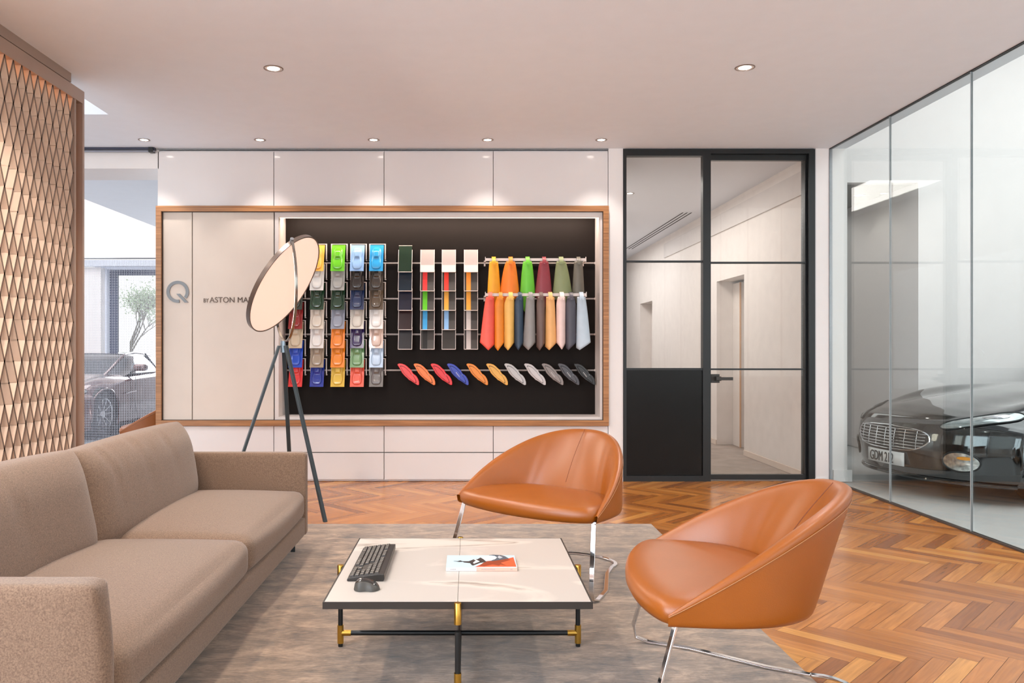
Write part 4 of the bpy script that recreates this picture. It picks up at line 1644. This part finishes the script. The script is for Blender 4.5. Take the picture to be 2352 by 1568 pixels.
A = Vector((.2813, -.6756, .6733)).normalized()
Dv = Vector((.4581, .8744, .4682))
Dv = (Dv - A * Dv.dot(A)).normalized()
Nn = A.cross(Dv).normalized()
if Nn.y > 0:
    Nn = -Nn
RD = .3825
ring = [cen + (A * math.cos(2 * PI * i / 72) + Dv * math.sin(2 * PI * i / 72)) * RD for i in range(72)]
rows = []
for rr_, nn in ((RD - .004, .014), (RD + .004, .014), (RD + .004, -.016), (RD - .006, -.018)):
    rows.append([cen + (A * math.cos(2 * PI * i / 72) + Dv * math.sin(2 * PI * i / 72)) * rr_ + Nn * nn for i in range(72)])
rows.append(rows[0])
LB(MB().grid(rows, closed=True), 'rim', mat('bronze_grey_metal', '7d7068', .3, metal=.7), smooth=True)
rows = [[cen + (A * math.cos(2 * PI * i / 72) + Dv * math.sin(2 * PI * i / 72)) * rr_ + Nn * .010 for i in range(72)] for rr_ in (RD - .004, .2, .001)]
md = bpy.data.materials.new('lamp_glow')
md.use_nodes = True
nn_, ll_ = md.node_tree.nodes, md.node_tree.links
b = nn_['Principled BSDF']
b.inputs['Base Color'].default_value = lin('fff0e4')
b.inputs['Emission Color'].default_value = lin('ffdcc6')
b.inputs['Emission Strength'].default_value = .55
LB(MB().grid(rows, closed=True), 'diffuser', md, smooth=True)
rows = [[cen + (A * math.cos(2 * PI * i / 72) + Dv * math.sin(2 * PI * i / 72)) * rr_ - Nn * .016 for i in range(72)] for rr_ in (RD - .005, .2, .001)]
LB(MB().grid(rows, closed=True), 'back_plate', mat('lamp_back', 'b9aca4', .5), smooth=True)
# fork: semicircle from +A through the front to the hub to -A
Bv = (Vector((.30, -.63, -.70)))
Bv = (Bv - A * Bv.dot(A)).normalized()
pts, wv, tv = [], [], []
RF = RD + .022
pn = A.cross(Bv).normalized()
for i in range(61):
    a = PI * i / 60
    d_ = (A * math.cos(a) + Bv * math.sin(a))
    pts.append(cen + d_ * RF)
    wv.append(pn)
    tv.append(d_)
LB(MB().ribbon(pts, wv, tv, .018, .010), 'fork', mat('dark_chrome', '9a958f', .18, metal=.9), smooth=True, bevel=.002)
mb = MB()
for s in (1, -1):
    mb.tube([cen + A * s * (RD), cen + A * s * (RF + .012)], .013, 16)
LB(mb, 'pivot', M_steel, smooth=True)
# lowest point of the fork
low = min(pts, key=lambda p: p.z)
hub = Vector((low.x, low.y, low.z - .01))
mb = MB().tube([hub + Vector((0, 0, .012)), hub + Vector((0, 0, -.07))], .019, 8)
LB(mb, 'hub', mat('hub_metal', '8fa0ae', .25, metal=.7), smooth=True)
foot = [(-.952, 5.45), (low.x + .0, low.y + .413), (low.x - .354, low.y - .213)]
foot[2] = (-1.667, 5.437)
foot[1] = (-1.313, 6.06)
for i, (fx1, fy1) in enumerate(foot):
    top = hub + Vector((0, 0, -.02)) + (Vector((fx1, fy1, 0)) - Vector((hub.x, hub.y, 0))).normalized() * .028
    zf = RZ if fy1 < 5.46 and fx1 > -2.3 else 0
    bot_ = Vector((fx1, fy1, zf + .002))
    dv = (bot_ - top).normalized()
    out = Vector((fx1 - hub.x, fy1 - hub.y, 0)).normalized()
    side = Vector((-out.y, out.x, 0))
    LB(MB().ribbon([top, bot_], side, out, .028, .020), 'leg', mat('lamp_leg_grey', '3f484d', .4, metal=.3), bevel=.003)
l = bpy.data.lights.new('lamp_light', 'AREA')
l.shape = 'DISK'
l.size = .7
l.energy = 12
l.color = (1, .86, .72)
lo = bpy.data.objects.new('lamp_light', l)
COL.objects.link(lo)
lo.parent = lamp
lo.location = cen + Nn * .03 - Vector((lamp.location))
lo.rotation_euler = (-Nn).to_track_quat('Z', 'Y').to_euler()


# ================================================================== LOUNGE CHAIRS
def spow(v, e):
    return math.copysign(abs(v) ** e, v)


CW, CB, CT = .438, .49, .635
ZB, ZS, ZT = .355, .40, .725


def plan(th, w_, d_, ex=3.0):
    e = 2 / ex
    return (w_ * spow(math.sin(th), e), d_ * abs(math.cos(th)) ** e)


def rimz(th):
    t = abs(math.cos(th)) ** (2 / 2.5)
    t = plan(th, 1, 1, 1.98)[1]
    return ZS - .005 + (ZT - ZS) * (1 - (1 - t) ** 1.25) * (1 - .0 * t)


def make_chair(label):
    ch = thing('lounge_chair', label, 'chair', group='cognac leather lounge chairs')
    NT = 72
    outer, rimo, rimi, inner = [], [], [], []
    rows = []
    for i in range(NT + 1):
        th = -PI / 2 + PI * i / NT
        zr = rimz(th)
        k = (zr - ZS) / (ZT - ZS)
        k = max(0, min(1, k))
        pb = plan(th, CW * .985, CB)
        pt = plan(th, CW * (1 + .02 * math.sin(PI * min(1, k * 1.0))), CT, 1.98)
        pt = (pt[0], pt[1] * (1 if k > .02 else 1))
        # thickness (narrows at the tips)
        T = .012 + .040 * min(1, math.cos(th) ** .5 * 1.3 if math.cos(th) > 0 else 0)
        cx, cy = 0, .18
        din = Vector((cx - pt[0], cy - pt[1]))
        din.normalize()
        din2 = Vector((cx - pb[0], cy - pb[1])).normalized()
        row = []
        # outer from bottom to rim
        row.append((pb[0] * .9, .02 + pb[1] * .93, ZB + .002))
        row.append((pb[0] * .97, pb[1] * .985, ZB + .001))
        row.append((pb[0], pb[1], ZB + .012))
        for s in (.25, .5, .75, .93):
            z = ZB + .012 + (zr - ZB - .012) * s
            x = pb[0] + (pt[0] - pb[0]) * s
            y = pb[1] + (pt[1] - pb[1]) * s
            row.append((x, y, z))
        row.append((pt[0], pt[1], zr))
        row.append((pt[0] + din.x * T * .18, pt[1] + din.y * T * .18, zr + .010 * min(1, T / .04)))
        row.append((pt[0] + din.x * T * .55, pt[1] + din.y * T * .55, zr + .014 * min(1, T / .04)))
        row.append((pt[0] + din.x * T * .92, pt[1] + din.y * T * .92, zr + .004))
        zlow = ZS - .01
        for s in (.12, .35, .6, .85, 1.0):
            z = zr + (zlow - zr) * s
            bulge = .012 * math.sin(PI * s) * k
            x = (pt[0] + din.x * T) * (1 - s) + (pb[0] + din2.x * (T + .035)) * s
            y = (pt[1] + din.y * T) * (1 - s) + (pb[1] + din2.y * (T + .045)) * s
            # soft creases on the side panels
            cr_ = .0035 * math.sin(th * 24 + s * 4) * math.exp(-((abs(th) - .62) / .16) ** 2) * math.sin(PI * s)
            x += din.x * (bulge + cr_)
            y += din.y * (bulge + cr_)
            row.append((x, y, z))
        rows.append(row)
    mb = MB().grid(rows)
    # underside
    bl = [r[0] for r in rows]
    mb.add(bl + [(0, .0, ZB + .002)], [(i, i + 1, len(bl)) for i in range(len(bl) - 1)])
    sh = mb.build('shell', M_leather, ch, smooth=True, angle=180, sub=1)
    # seat pad
    out = []
    NS = 40
    for i in range(NS + 1):
        th = -PI / 2 + PI * i / NS
        p = plan(th, CW - .022, CB - .075)
        out.append((p[0], p[1]))
    for i in range(1, NS):
        a = i / NS
        x = (CW - .022) * (1 - 2 * a)
        y = -.105 * (1 - (1 - 2 * a) ** 2) ** .72
        out.append((x, y))
    prof = [(0.90, ZB + .000), (.965, ZB + .006), (.995, ZB + .022), (1.0, ZB + .040), (.99, ZB + .058), (.955, ZB + .072), (.88, ZB + .080), (.7, ZB + .085), (.4, ZB + .088), (.0, ZB + .088)]
    rows = []
    c0 = (0, .17)
    for s, z in prof:
        rows.append([(c0[0] + (x - c0[0]) * s, c0[1] + (y - c0[1]) * s, z - (.012 if y > .2 else 0) * 0) for x, y in out])
    mb = MB().grid(rows, closed=True)
    mb.add(rows[0], [tuple(range(len(rows[0])))])
    mb.build('seat', M_leather, ch, smooth=True, angle=180)
    # seams
    pts = []
    for r in rows_mid(ch_rows=None):
        pts.append(r)
    return ch


def rows_mid(ch_rows=None):
    return []


def chair_details(ch):
    # centre seam inside the back + stitched rim line + base
    pts = []
    th = 0.0
    zr = rimz(th)
    for s in [i / 16 for i in range(17)]:
        z = zr + .012 + (ZS + .05 - zr) * s
        T = .052
        yin = (CT - T) * (1 - s) + (CB - T - .045) * s - .012 * math.sin(PI * s) - .0005
        pts.append((0, yin, z))
    MB().tube(pts, .0016, 6).build('back_seam', M_seam, ch, smooth=True)
    pts = []
    for i in range(73):
        th = -PI / 2 + PI * i / 72
        zr = rimz(th)
        k = max(0, min(1, (zr - ZS) / (ZT - ZS)))
        pt = plan(th, CW * (1 + .02 * math.sin(PI * min(1, k))) + .001, CT + .001, 1.98)
        pb = plan(th, CW * .985, CB)
        s = .93
        pts.append((pb[0] + (pt[0] - pb[0]) * s + .001 * math.copysign(1, pt[0]), pb[1] + (pt[1] - pb[1]) * s + .001, ZB + .012 + (zr - ZB - .012) * s))
    MB().tube(pts, .0014, 6).build('rim_stitching', mat('pale_stitch', 'a8744a', .6), ch, smooth=True)
    # chrome flat bar base
    mb = MB()
    fz = .006
    for sx in (-1, 1):
        top = Vector((sx * (CW - .035), .025, ZB + .01))
        low_ = Vector((sx * (CW + .0), -.055, .07))
        run = [top, top.lerp(low_, .5), low_]
        wv = [Vector((.0, 1, 0))] * 3
        tv = [Vector((1, 0, 0))] * 3
        b0 = Vector((sx * (CW + .0), -.055, .07))
        # bend to the floor then run back
        b1 = Vector((sx * (CW + .0), -.045, .022))
        b2 = Vector((sx * (CW - .004), .005, fz))
        b3 = Vector((sx * (CW - .05), .16, fz))
        b4 = Vector((sx * (.24), .42, fz))
        b5 = Vector((sx * (.19), .56, fz))
        pts = run + [b1, b2, b3, b4, b5]
        W = [Vector((1, 0, 0)) * 0 + Vector((.9, .3, 0)).normalized()] * 3 + [Vector((1, .2 * sx, 0)).normalized()] * 3 + [Vector((1, .35 * sx, 0)).normalized(), Vector((1, .3 * sx, 0)).normalized()]
        TT = []
        for i in range(len(pts)):
            a = pts[min(i + 1, len(pts) - 1)] - pts[max(i - 1, 0)]
            W[i] = (W[i] - a.normalized() * W[i].dot(a.normalized())).normalized()
            TT.append(a.normalized().cross(W[i]))
        mb.ribbon(pts, W, TT, .023, .009)
    # rear loop
    pts = []
    for i in range(13):
        a = PI * i / 12
        pts.append((.19 * math.cos(a), .56 + .13 * math.sin(a) ** .8, fz))
    W = [Vector((math.cos(PI * i / 12), math.sin(PI * i / 12), 0)) for i in range(13)]
    mb.ribbon(pts, W, (0, 0, 1), .023, .009)
    mb.build('base_frame', M_chrome, ch, smooth=True, bevel=.002, angle=30)
    return ch


c1 = make_chair('brown leather tub chair standing behind the marble table, facing the sofa')
chair_details(c1)


def place(ch, cx, cy, fdir, z):
    # local front is -Y
    a = math.atan2(fdir[1], fdir[0]) - math.atan2(-1, 0)
    ch.location = (cx, cy, z)
    ch.rotation_euler = (0, 0, a)


place(c1, .272, 4.02, (-.65, -.76), RZ)
c2 = copy_tree(c1)
c2['label'] = 'brown leather tub chair in the right foreground, seen from its side'
place(c2, .655, 2.785, (-.985, .15), RZ)
c3 = copy_tree(c1)
c3['label'] = 'brown leather chair in the hall, almost hidden by sofa and wall unit'
place(c3, -3.36, 8.15, (-1, .0), 0)


# ================================================================== CARS
def interp(tab, x):
    if x <= tab[0][0]:
        return tab[0][1]
    for (a, b), (c, d) in zip(tab[:-1], tab[1:]):
        if x <= c:
            t = (x - a) / (c - a)
            t = t * t * (3 - 2 * t) * .5 + t * .5
            return b + (d - b) * t
    return tab[-1][1]


# centre line profile (x from nose, z top)
PROF = [(.10, .14), (.05, .17), (.03, .22), (.015, .30), (.0, .38), (.005, .45), (.02, .53), (.05, .585), (.10, .625), (.2, .665), (.35, .71), (.55, .755), (.8, .80), (1.1, .84), (1.4, .868), (1.62, .885),
        (2.0, .90), (2.5, .91), (3.0, .92), (3.5, .93), (3.9, .93), (4.2, .90), (4.42, .84), (4.52, .74), (4.55, .6), (4.53, .45), (4.46, .3), (4.40, .2)]
HALF = .94


def nose(v):
    return .46 * abs(v) ** 2.6


def tailc(v):
    return .30 * abs(v) ** 2.6


def body_pt(u, v):
    """u: index along profile (float), v 0..1 top, 1..2 down the side"""
    i = int(min(u, len(PROF) - 1.001))
    t = u - i
    x = PROF[i][0] * (1 - t) + PROF[i + 1][0] * t
    z = PROF[i][1] * (1 - t) + PROF[i + 1][1] * t
    front = u < 8
    vv = min(v, 1)
    W = HALF - .03 * max(0, (1.0 - x)) - .02 * max(0, x - 3.6)
    y = W * (math.sin(vv * PI / 2) ** .92 if False else vv) * .97
    fade = max(0, 1 - x / 1.6) if x < 1.6 else 0
    X = x + nose(vv) * min(1, max(0, 1 - x / 2.2))
    if x > 3:
        X = x - tailc(vv) * (x - 3) / 1.6
    # fender crown and shoulder drop
    wheelb = math.exp(-((X - 1.0) / .55) ** 2) + 1.05 * math.exp(-((X - 3.65) / .6) ** 2)
    top = max(0, min(1, (z - .56) / .12))
    zz = z + top * (.055 * wheelb * math.exp(-((vv - .80) / .16) ** 2) - .035 * math.exp(-((vv - .52) / .2) ** 2) * math.exp(-((X - 1.0) / .5) ** 2)) - top * .10 * vv ** 5
    if v > 1:
        s = v - 1
        zs = zz
        zb = .15
        zz = zs + (zb - zs) * s if zs > zb else zs
        y += .035 * math.sin(PI * min(1, s * 1.15)) * (1 if zs > .4 else .3) - .05 * max(0, s - .75)
    return Vector((X, y, zz))


def make_car(name, label, paint, wheels_all=True, plate_text=None, style=0):
    car = thing(name, label, 'car')
    NU, NV = 150, 46
    us = [(len(PROF) - 1) * i / NU for i in range(NU + 1)]
    vs_ = [2 * j / NV for j in range(NV + 1)]
    P = [[body_pt(u, v) for v in vs_] for u in us]
    bm = bmesh.new()
    WR = .345
    axles = (.88, 3.60) if style else (1.0, 3.66)
    for sgn in (1, -1):
        V = [[bm.verts.new((p.x, p.y * sgn, p.z)) for p in row] for row in P]
        for i in range(NU):
            for j in range(NV):
                c = (P[i][j] + P[i + 1][j + 1]) / 2
                hole = False
                for ax_ in axles:
                    if c.y > .60 and (c.x - ax_) ** 2 + (c.z - .325) ** 2 < (WR + .030) ** 2:
                        hole = True
                if hole:
                    continue
                f = (V[i][j], V[i + 1][j], V[i + 1][j + 1], V[i][j + 1])
                try:
                    bm.faces.new(f if sgn > 0 else f[::-1])
                except ValueError:
                    pass
    # floor pan
    bmesh.ops.remove_doubles(bm, verts=bm.verts, dist=.0008)
    bmesh.ops.delete(bm, geom=[v for v in bm.verts if not v.link_faces], context='VERTS')
    bmesh.ops.recalc_face_normals(bm, faces=bm.faces)
    me = bpy.data.meshes.new('body')
    bm.to_mesh(me)
    bm.free()
    me.materials.append(paint)
    me.polygons.foreach_set('use_smooth', [True] * len(me.polygons))
    o = bpy.data.objects.new('body', me)
    COL.objects.link(o)
    o.parent = car
    dark = mat('underbody_black', '0e0e0f', .8)
    mb = MB().box(.35, 4.2, -.62, .62, .13, .40)
    for ax_ in axles:
        for s in (1, -1):
            mb.lathe([(.0, .58 * s), (WR + .045, .58 * s), (WR + .045, .885 * s)], 40, axis='y', M=Matrix.Translation((ax_, 0, .325)))
    mb.build('underbody', dark, car)
    # arch lips
    for ax_ in axles:
        for s in (1, -1):
            pts = []
            for i in range(31):
                a = R(-28) + R(236) * i / 30
                X, Z = ax_ + (WR + .03) * math.cos(a), .325 + (WR + .03) * math.sin(a)
                # find y on the side
                best = .93
                for v in (1.02 + .06 * k for k in range(16)):
                    # locate u with X
                    pass
                Y = HALF * .97 + .012 - .02 * max(0, (1.0 - X)) - .20 * max(0, .85 - X) ** 1.3
                pts.append((X, Y * s, Z))
            MB().tube(pts, .012, 8).build('wheel_arch_lip', paint, car, smooth=True)
    # wheels
    rimm = mat('wheel_silver', 'c9cccf', .2, metal=.9) if style else mat('wheel_dark_silver', '9a9da0', .25, metal=.9)
    for ax_ in axles:
        for s in (1, -1):
            yo = .90
            mb = MB().lathe([(.235, yo - .01), (.24, yo), (.30, yo + .006), (.325, yo - .01), (.328, yo - .05), (.328, yo - .2), (.30, yo - .235), (.235, yo - .235)], 48, axis='y')
            w1 = mb.build('wheel', M_tyre, car, smooth=True)
            w1.location = (ax_, 0 if s > 0 else 0, .328)
            w1.scale = (1, s, 1)
            mb = MB().lathe([(.236, yo - .01), (.232, yo), (.218, yo - .008), (.215, yo - .06), (.215, yo - .2)], 48, axis='y')
            for q_ in range(10):
                a = 2 * PI * q_ / 10 + (.09 if q_ % 2 else -.09)
                c_, s__ = math.cos(a), math.sin(a)
                a2 = 2 * PI * q_ / 10 + (-.04 if q_ % 2 else .04)
                p0 = Vector((.05 * math.cos(a), yo - .045, .05 * math.sin(a)))
                p1_ = Vector((.222 * math.cos(a2), yo - .012, .222 * math.sin(a2)))
                mb.ribbon([p0, p1_], Vector((-s__, 0, c_)), (0, 1, 0), .017, .02)
            mb.lathe([(.0005, yo - .02), (.05, yo - .022), (.062, yo - .04), (.062, yo - .07)], 28, axis='y')
            r1 = mb.build('rim', rimm, w1, smooth=True)
            mb = MB().lathe([(.06, yo - .10), (.165, yo - .10), (.165, yo - .125), (.06, yo - .125), (.06, yo - .10)], 40, axis='y')
            mb.build('brake_disc', M_steel, w1, smooth=True)
    # greenhouse
    gs = 0 if style else .50
    GP = [(1.55, .86, 0), (1.75, .94, 0), (2.0, 1.055, 0), (2.25, 1.155, 0), (2.38, 1.19, 1), (2.7, 1.215, 1), (3.0, 1.20, 1), (3.3, 1.15, 2), (3.6, 1.07, 2), (3.9, .98, 2), (4.15, .90, 2)]
    GP = [(x + gs * (1 - max(0, x - 2.4) / 1.75 * .8), z, k) for x, z, k in GP]
    rows = []
    for x, z, k in GP:
        row = []
        tw = .60 if k == 1 else .62
        bw_ = .80 - .10 * max(0, x - 3.2)
        row = []
        base = .88
        for v in [-1 + i / 8 for i in range(17)]:
            if abs(v) > .72:
                s = (abs(v) - .72) / .28
                y = (tw + (bw_ - tw) * s) if z > base else bw_ * (.8 + .2 * s)
                zz = z - .02 + (base - z + .02) * s if z > base else z - .01
            else:
                y = tw * abs(v) / .72
                zz = z - .02 * (abs(v) / .72) ** 2
            xo = -.0 + .18 * (abs(v)) ** 2 * max(0, (2.4 - x)) / .9
            row.append((x + xo, math.copysign(y, v) if v else 0, zz))
        rows.append(row)
    glass = mat('car_glass', '27313a' if style else '1b1f22', .05, coat=.5, noise=0)
    mb = MB().grid(rows)
    mb.build('cabin_glass', glass, car, smooth=True, angle=50)
    # roof skin
    rr_ = [[(p[0], p[1] * 1.005, p[2] + .006) for p in r[3:14]] for r in rows[4:8]]
    MB().grid(rr_).build('roof', paint, car, smooth=True, angle=180)
    for s in (1, -1):
        idx = 13 if s > 0 else 3
        pts = [Vector(rows[i][idx]) + Vector((0, 0, .004)) for i in range(0, len(rows))]
        MB().tube(pts, [.020] * 4 + [.016] * 3 + [.02] * 4, 8).build('roof_pillar', paint, car, smooth=True)
        pts = [(2.95, s * .60, 1.19), (3.02, s * .78, .90)]
        MB().tube(pts, .014, 8).build('window_divider', M_black, car, smooth=True)
        m_ = weld(soft(1.98 + gs, s * .93, .975, .13, .20, .11, r=.045, n=8).build('wing_mirror', paint, car))
        MB().tube([(1.98 + gs, s * .78, .90), (1.99 + gs, s * .90, .95)], .014, 8).build('mirror_arm', M_black, car, smooth=True)
        # door lines
        pts = [Vector((1.72, s * .972, .30)), Vector((1.66, s * .975, .5)), Vector((1.72, s * .965, .74)), Vector((1.80, s * .93, .84))]
        MB().tube(pts, .004, 6).build('door_line', M_black, car)
        pts = [Vector((2.98, s * .972, .30)), Vector((3.08, s * .975, .5)), Vector((3.06, s * .965, .74)), Vector((3.0, s * .93, .85))]
        MB().tube(pts, .004, 6).build('door_line', M_black, car)
        MB().ribbon([(1.38, s * .978, .60), (1.50, s * .984, .615), (1.68, s * .984, .62)], (0, 0, 1), (0, 1, 0), .016, .01).build('side_strake', M_chrome, car)
    MB().box(.62, 4.0, .88, .955, .13, .155).box(.62, 4.0, -.955, -.88, .13, .155).build('sill', dark, car)

    def fxz(y, z):
        # fascia x for given z on the centre line
        pz = PROF[:9]
        for (a, b), (c, d) in zip(pz[:-1], pz[1:]):
            if b <= z <= d:
                t = (z - b) / (d - b)
                return a + (c - a) * t + nose(abs(y) / (HALF * .97 - .03)) * min(1, 1 - a / 2.2)
        return nose(abs(y) / .9)

    def patch(fun, name, m, n=24, k=5, off=.004, parent=car, **kw):
        """closed curve fun(t)->(y,z) on the fascia, filled with a fan"""
        cv = [fun(2 * PI * i / n) for i in range(n)]
        cy_ = sum(c[0] for c in cv) / n
        cz_ = sum(c[1] for c in cv) / n
        rows = []
        for s in range(k, -1, -1):
            f = max(s / k, .001)
            row = []
            for (y, z) in cv:
                yy, zz = cy_ + (y - cy_) * f, cz_ + (z - cz_) * f
                row.append((fxz(yy, zz) - off, yy, zz))
            rows.append(row)
        return MB().grid(rows, closed=True).build(name, m, parent, smooth=True, angle=180, **kw)

    def gril(t):
        # wide mouth: squared superellipse, narrower at the bottom
        c_, s__ = math.cos(t), math.sin(t)
        y = .43 * spow(c_, .45)
        z = .452 + .088 * spow(s__, .6)
        if z < .452:
            y *= 1 - .20 * ((.452 - z) / .088)
        y *= 1.0
        return (y, z + .012 * (1 - abs(y) / .43) * (1 if s__ > 0 else -.6))
    g = patch(gril, 'grille', mat('grille_black', '141312', .5), n=48, off=.003)
    for k in range(7):
        z = .385 + k * .0245
        ww = .405 * (1 - .13 * max(0, (.452 - z) / .088)) * (1 if 0 < k < 6 else .93)
        pts = [(fxz(ww * (-1 + 2 * i / 24), z) - .012, ww * (-1 + 2 * i / 24), z) for i in range(25)]
        MB().tube(pts, .0038, 6).build('grille_bar', M_chrome, g, smooth=True)
    for k in range(7):
        y = -.33 + .11 * k
        pts = [(fxz(y, z) - .009, y, z) for z in (.375, .41, .45, .49, .53)]
        MB().tube(pts, .0022, 6).build('grille_bar', M_chrome, g, smooth=True)
    pts = []
    for i in range(49):
        y, z = gril(2 * PI * i / 48)
        pts.append((fxz(y, z) - .004, y, z))
    MB().tube(pts[:-1], .006, 8, closed=True).build('grille_surround', M_chrome if not style else M_chrome, g, smooth=True)
    # headlamps: patch in (u,v)
    for s in (1, -1):
        rows = []
        rim_pts = []
        n = 32
        for q_ in range(6, -1, -1):
            f = max(q_ / 6, .001)
            row = []
            for i in range(n):
                a = 2 * PI * i / n
                du, dv = math.cos(a), math.sin(a)
                # elongated, tilted ellipse in param space
                uu = 8.25 + f * (1.75 * du)
                vv = .86 + f * (.155 * dv - .085 * du * -1 * -1)
                vv = .71 + f * (.12 * dv + .13 * du)
                p = body_pt(uu, min(vv, 1.6))
                nrm = Vector((-.5, .45, .74)).normalized()
                p = p + nrm * (.006 + .006 * (1 - f * f))
                p.y *= s
                row.append(tuple(p))
            if q_ == 6:
                rim_pts = row[:]
            rows.append(row)
        h = MB().grid(rows, closed=True).build('headlamp', mat('headlamp_glass', '9fa6a6', .08, coat=1, metal=.55, noise=.35, nscale=14), car, smooth=True, angle=180)
        MB().tube(rim_pts, .006, 6, closed=True).build('headlamp_rim', M_black, h, smooth=True)
        rows = []
        for q_ in range(4, -1, -1):
            f = max(q_ / 4, .001)
            row = []
            for i in range(20):
                a = 2 * PI * i / 20
                p = body_pt(9.15 + .42 * f * math.cos(a), .775 + f * (.032 * math.cos(a) + .050 * math.sin(a)))
                p = p + Vector((-.5, .45, .74)).normalized() * (.013 + .010 * (1 - f * f))
                p.y *= s
                row.append(tuple(p))
            rows.append(row)
        MB().grid(rows, closed=True).build('headlamp_lens', M_chrome, h, smooth=True, angle=180)
        # lower lamps
        cyl, czl = .62 * s, .315
        fo = patch(lambda t: (cyl + .098 * math.cos(t), czl + .074 * math.sin(t)), 'lower_lamp', mat('lamp_chrome', 'c9cac6', .15, metal=.8, noise=.5, nscale=28, coat=1), n=32, off=.008)
        pts = [(fxz(cyl + .103 * math.cos(a), czl + .078 * math.sin(a)) - .008, cyl + .103 * math.cos(a), czl + .078 * math.sin(a)) for a in [2 * PI * i / 32 for i in range(32)]]
        MB().tube(pts, .007, 8, closed=True).build('lamp_surround', M_black, fo, smooth=True)
        patch(lambda t: (cyl + .03 * s + .045 * math.cos(t), czl + .030 + .013 * math.sin(t)), 'indicator', mat('amber_lens', 'e59a3a', .2), n=18, off=.012, parent=fo)
    # splitter
    pts = [(fxz(.86 * (-1 + 2 * i / 30), .16) - .012, .86 * (-1 + 2 * i / 30), .145) for i in range(31)]
    MB().tube(pts, .014, 8).build('front_splitter', paint, car, smooth=True)
    # number plate
    if plate_text:
        pw, ph = .45, .112
        zc_, xc = .283, -.012
        nrows = []
        for z in (zc_ - ph / 2, zc_ + ph / 2):
            nrows.append([(fxz(0, zc_) - .030 + .10 * (y_ / .26) ** 2 * .25, y_, z) for y_ in [pw / 2 * (-1 + 2 * i / 12) for i in range(13)]])
        pl_ = MB().grid(nrows).build('number_plate', mat('plate_white', 'e9e9ea', .35), car, solid=.006, smooth=True, angle=180)
        # facing -x; text reads from outside: left edge at +y
        tx = text(plate_text, 'plate_lettering', pl_, mat('plate_black', '26282c', .4), .118, (fxz(0, zc_) - .036, .170, zc_ - .041), (R(90), 0, R(-90)), .29, ext=.002)
    return car


M_carblack = mat('gloss_black_car_paint', '0b0d0f', .08, coat=1.0, noise=0)
M_carred = mat('dark_red_brown_car_paint', '5a2c28', .08, coat=1.0, noise=0, metal=.3)
M_carpink = mat('red_car_paint', 'b0413a', .12, coat=1.0, noise=0)
ca = make_car('sports_car', 'glossy black sports car behind the glass wall, plate GDM 212', M_carblack, plate_text='GDM 212')
hd = Vector((-.988, -.153))
# local nose is -X ; heading vector = rotated (-1,0)
ca.location = (3.545, 6.80, 0)
ca.rotation_euler = (0, 0, math.atan2(.153, .988))
cb = make_car('sports_car', 'dark red brown sports car behind the silver mesh, left of the wall unit', M_carred, style=1)
cb.rotation_euler = (0, 0, R(90))
cb.location = (-4.87 - .93, 10.8 - .88, 0)
cb.scale = (1, 1, .94)
cc_ = copy_tree(cb)
cc_['label'] = 'pale red car outside the far window, behind the nearer car'
for ch in cc_.children_recursive:
    if ch.type == 'MESH' and ch.data.materials and ch.data.materials[0] == M_carred:
        ch.material_slots[0].link = 'OBJECT'
        ch.material_slots[0].material = M_carpink
cc_.rotation_euler = (0, 0, R(8))
cc_.location = (-9.6, 20.0, -.06)

# mesh curtain
mc = thing('mesh_curtain', 'fine silver chain mesh curtain in front of the dark red car', 'curtain', (-3.98, 9.35, 0))
mb = MB()
cw, chh = .0092, .030
x0, x1, z0, z1 = -.68, .62, .03, 2.24
nxm = int((x1 - x0) / cw)
nzm = int((z1 - z0) / (chh / 2))
for i in range(nxm + 1):
    vs, fs = [], []
    for j in range(nzm + 1):
        off = cw / 2 if j % 2 else 0
        sgn_ = 1 if i % 2 == 0 else -1
        x = x0 + i * cw + (off if sgn_ > 0 else -off) * 1.0
        yw = .03 * math.sin(x * 9)
        vs += [(x - .0013, yw, z0 + j * chh / 2), (x + .0013, yw, z0 + j * chh / 2)]
    for j in range(nzm):
        fs.append((2 * j, 2 * j + 1, 2 * j + 3, 2 * j + 2))
    mb.add(vs, fs)
mb.build('chain_mesh', mat('mesh_silver', 'cfd2dd', .4, metal=.3), mc, solid=.0015)
MB().tube([(x0, 0, 2.25), (x1, 0, 2.25)], .008, 10).build('curtain_rail', M_steel, mc, smooth=True)

# tree outside the far window
tree = thing('tree', 'pale leafy tree outside the far window', 'tree', (-11.6, 27.5, -.1))
mb = MB()
rt = random.Random(5)
tips = []


def branch(p, d, L, r, lv):
    q_ = p + d * L
    mb.tube([p, p.lerp(q_, .5) + Vector((rt.uniform(-.04, .04), 0, .02)), q_], [r, r * .8, r * .6], 6)
    if lv == 0:
        tips.append(q_)
        return
    for _ in range(4 if lv > 1 else 4):
        nd = (d + Vector((rt.uniform(-.85, .85), rt.uniform(-.85, .85), rt.uniform(.0, .5)))).normalized()
        branch(p.lerp(q_, rt.uniform(.7, 1)), nd, L * .62, r * .55, lv - 1)


branch(Vector((0, 0, 0)), Vector((0, 0, 1)), 1.55, .06, 4)
mb.build('trunk', mat('bark', '8c8478', .9), tree)
mb = MB()
for p in tips:
    for _ in range(7):
        c = p + Vector((rt.gauss(0, .16), rt.gauss(0, .16), rt.gauss(0, .16)))
        a = Vector((rt.uniform(-1, 1), rt.uniform(-1, 1), rt.uniform(-1, 1))).normalized() * .045
        b = a.cross(Vector((rt.uniform(-1, 1), rt.uniform(-1, 1), rt.uniform(-1, 1)))).normalized() * .025
        mb.add([c - a, c + b, c + a, c - b], [(0, 1, 2, 3)])
mb.build('foliage', mat('pale_leaf', 'c8d6b4', .7), tree)
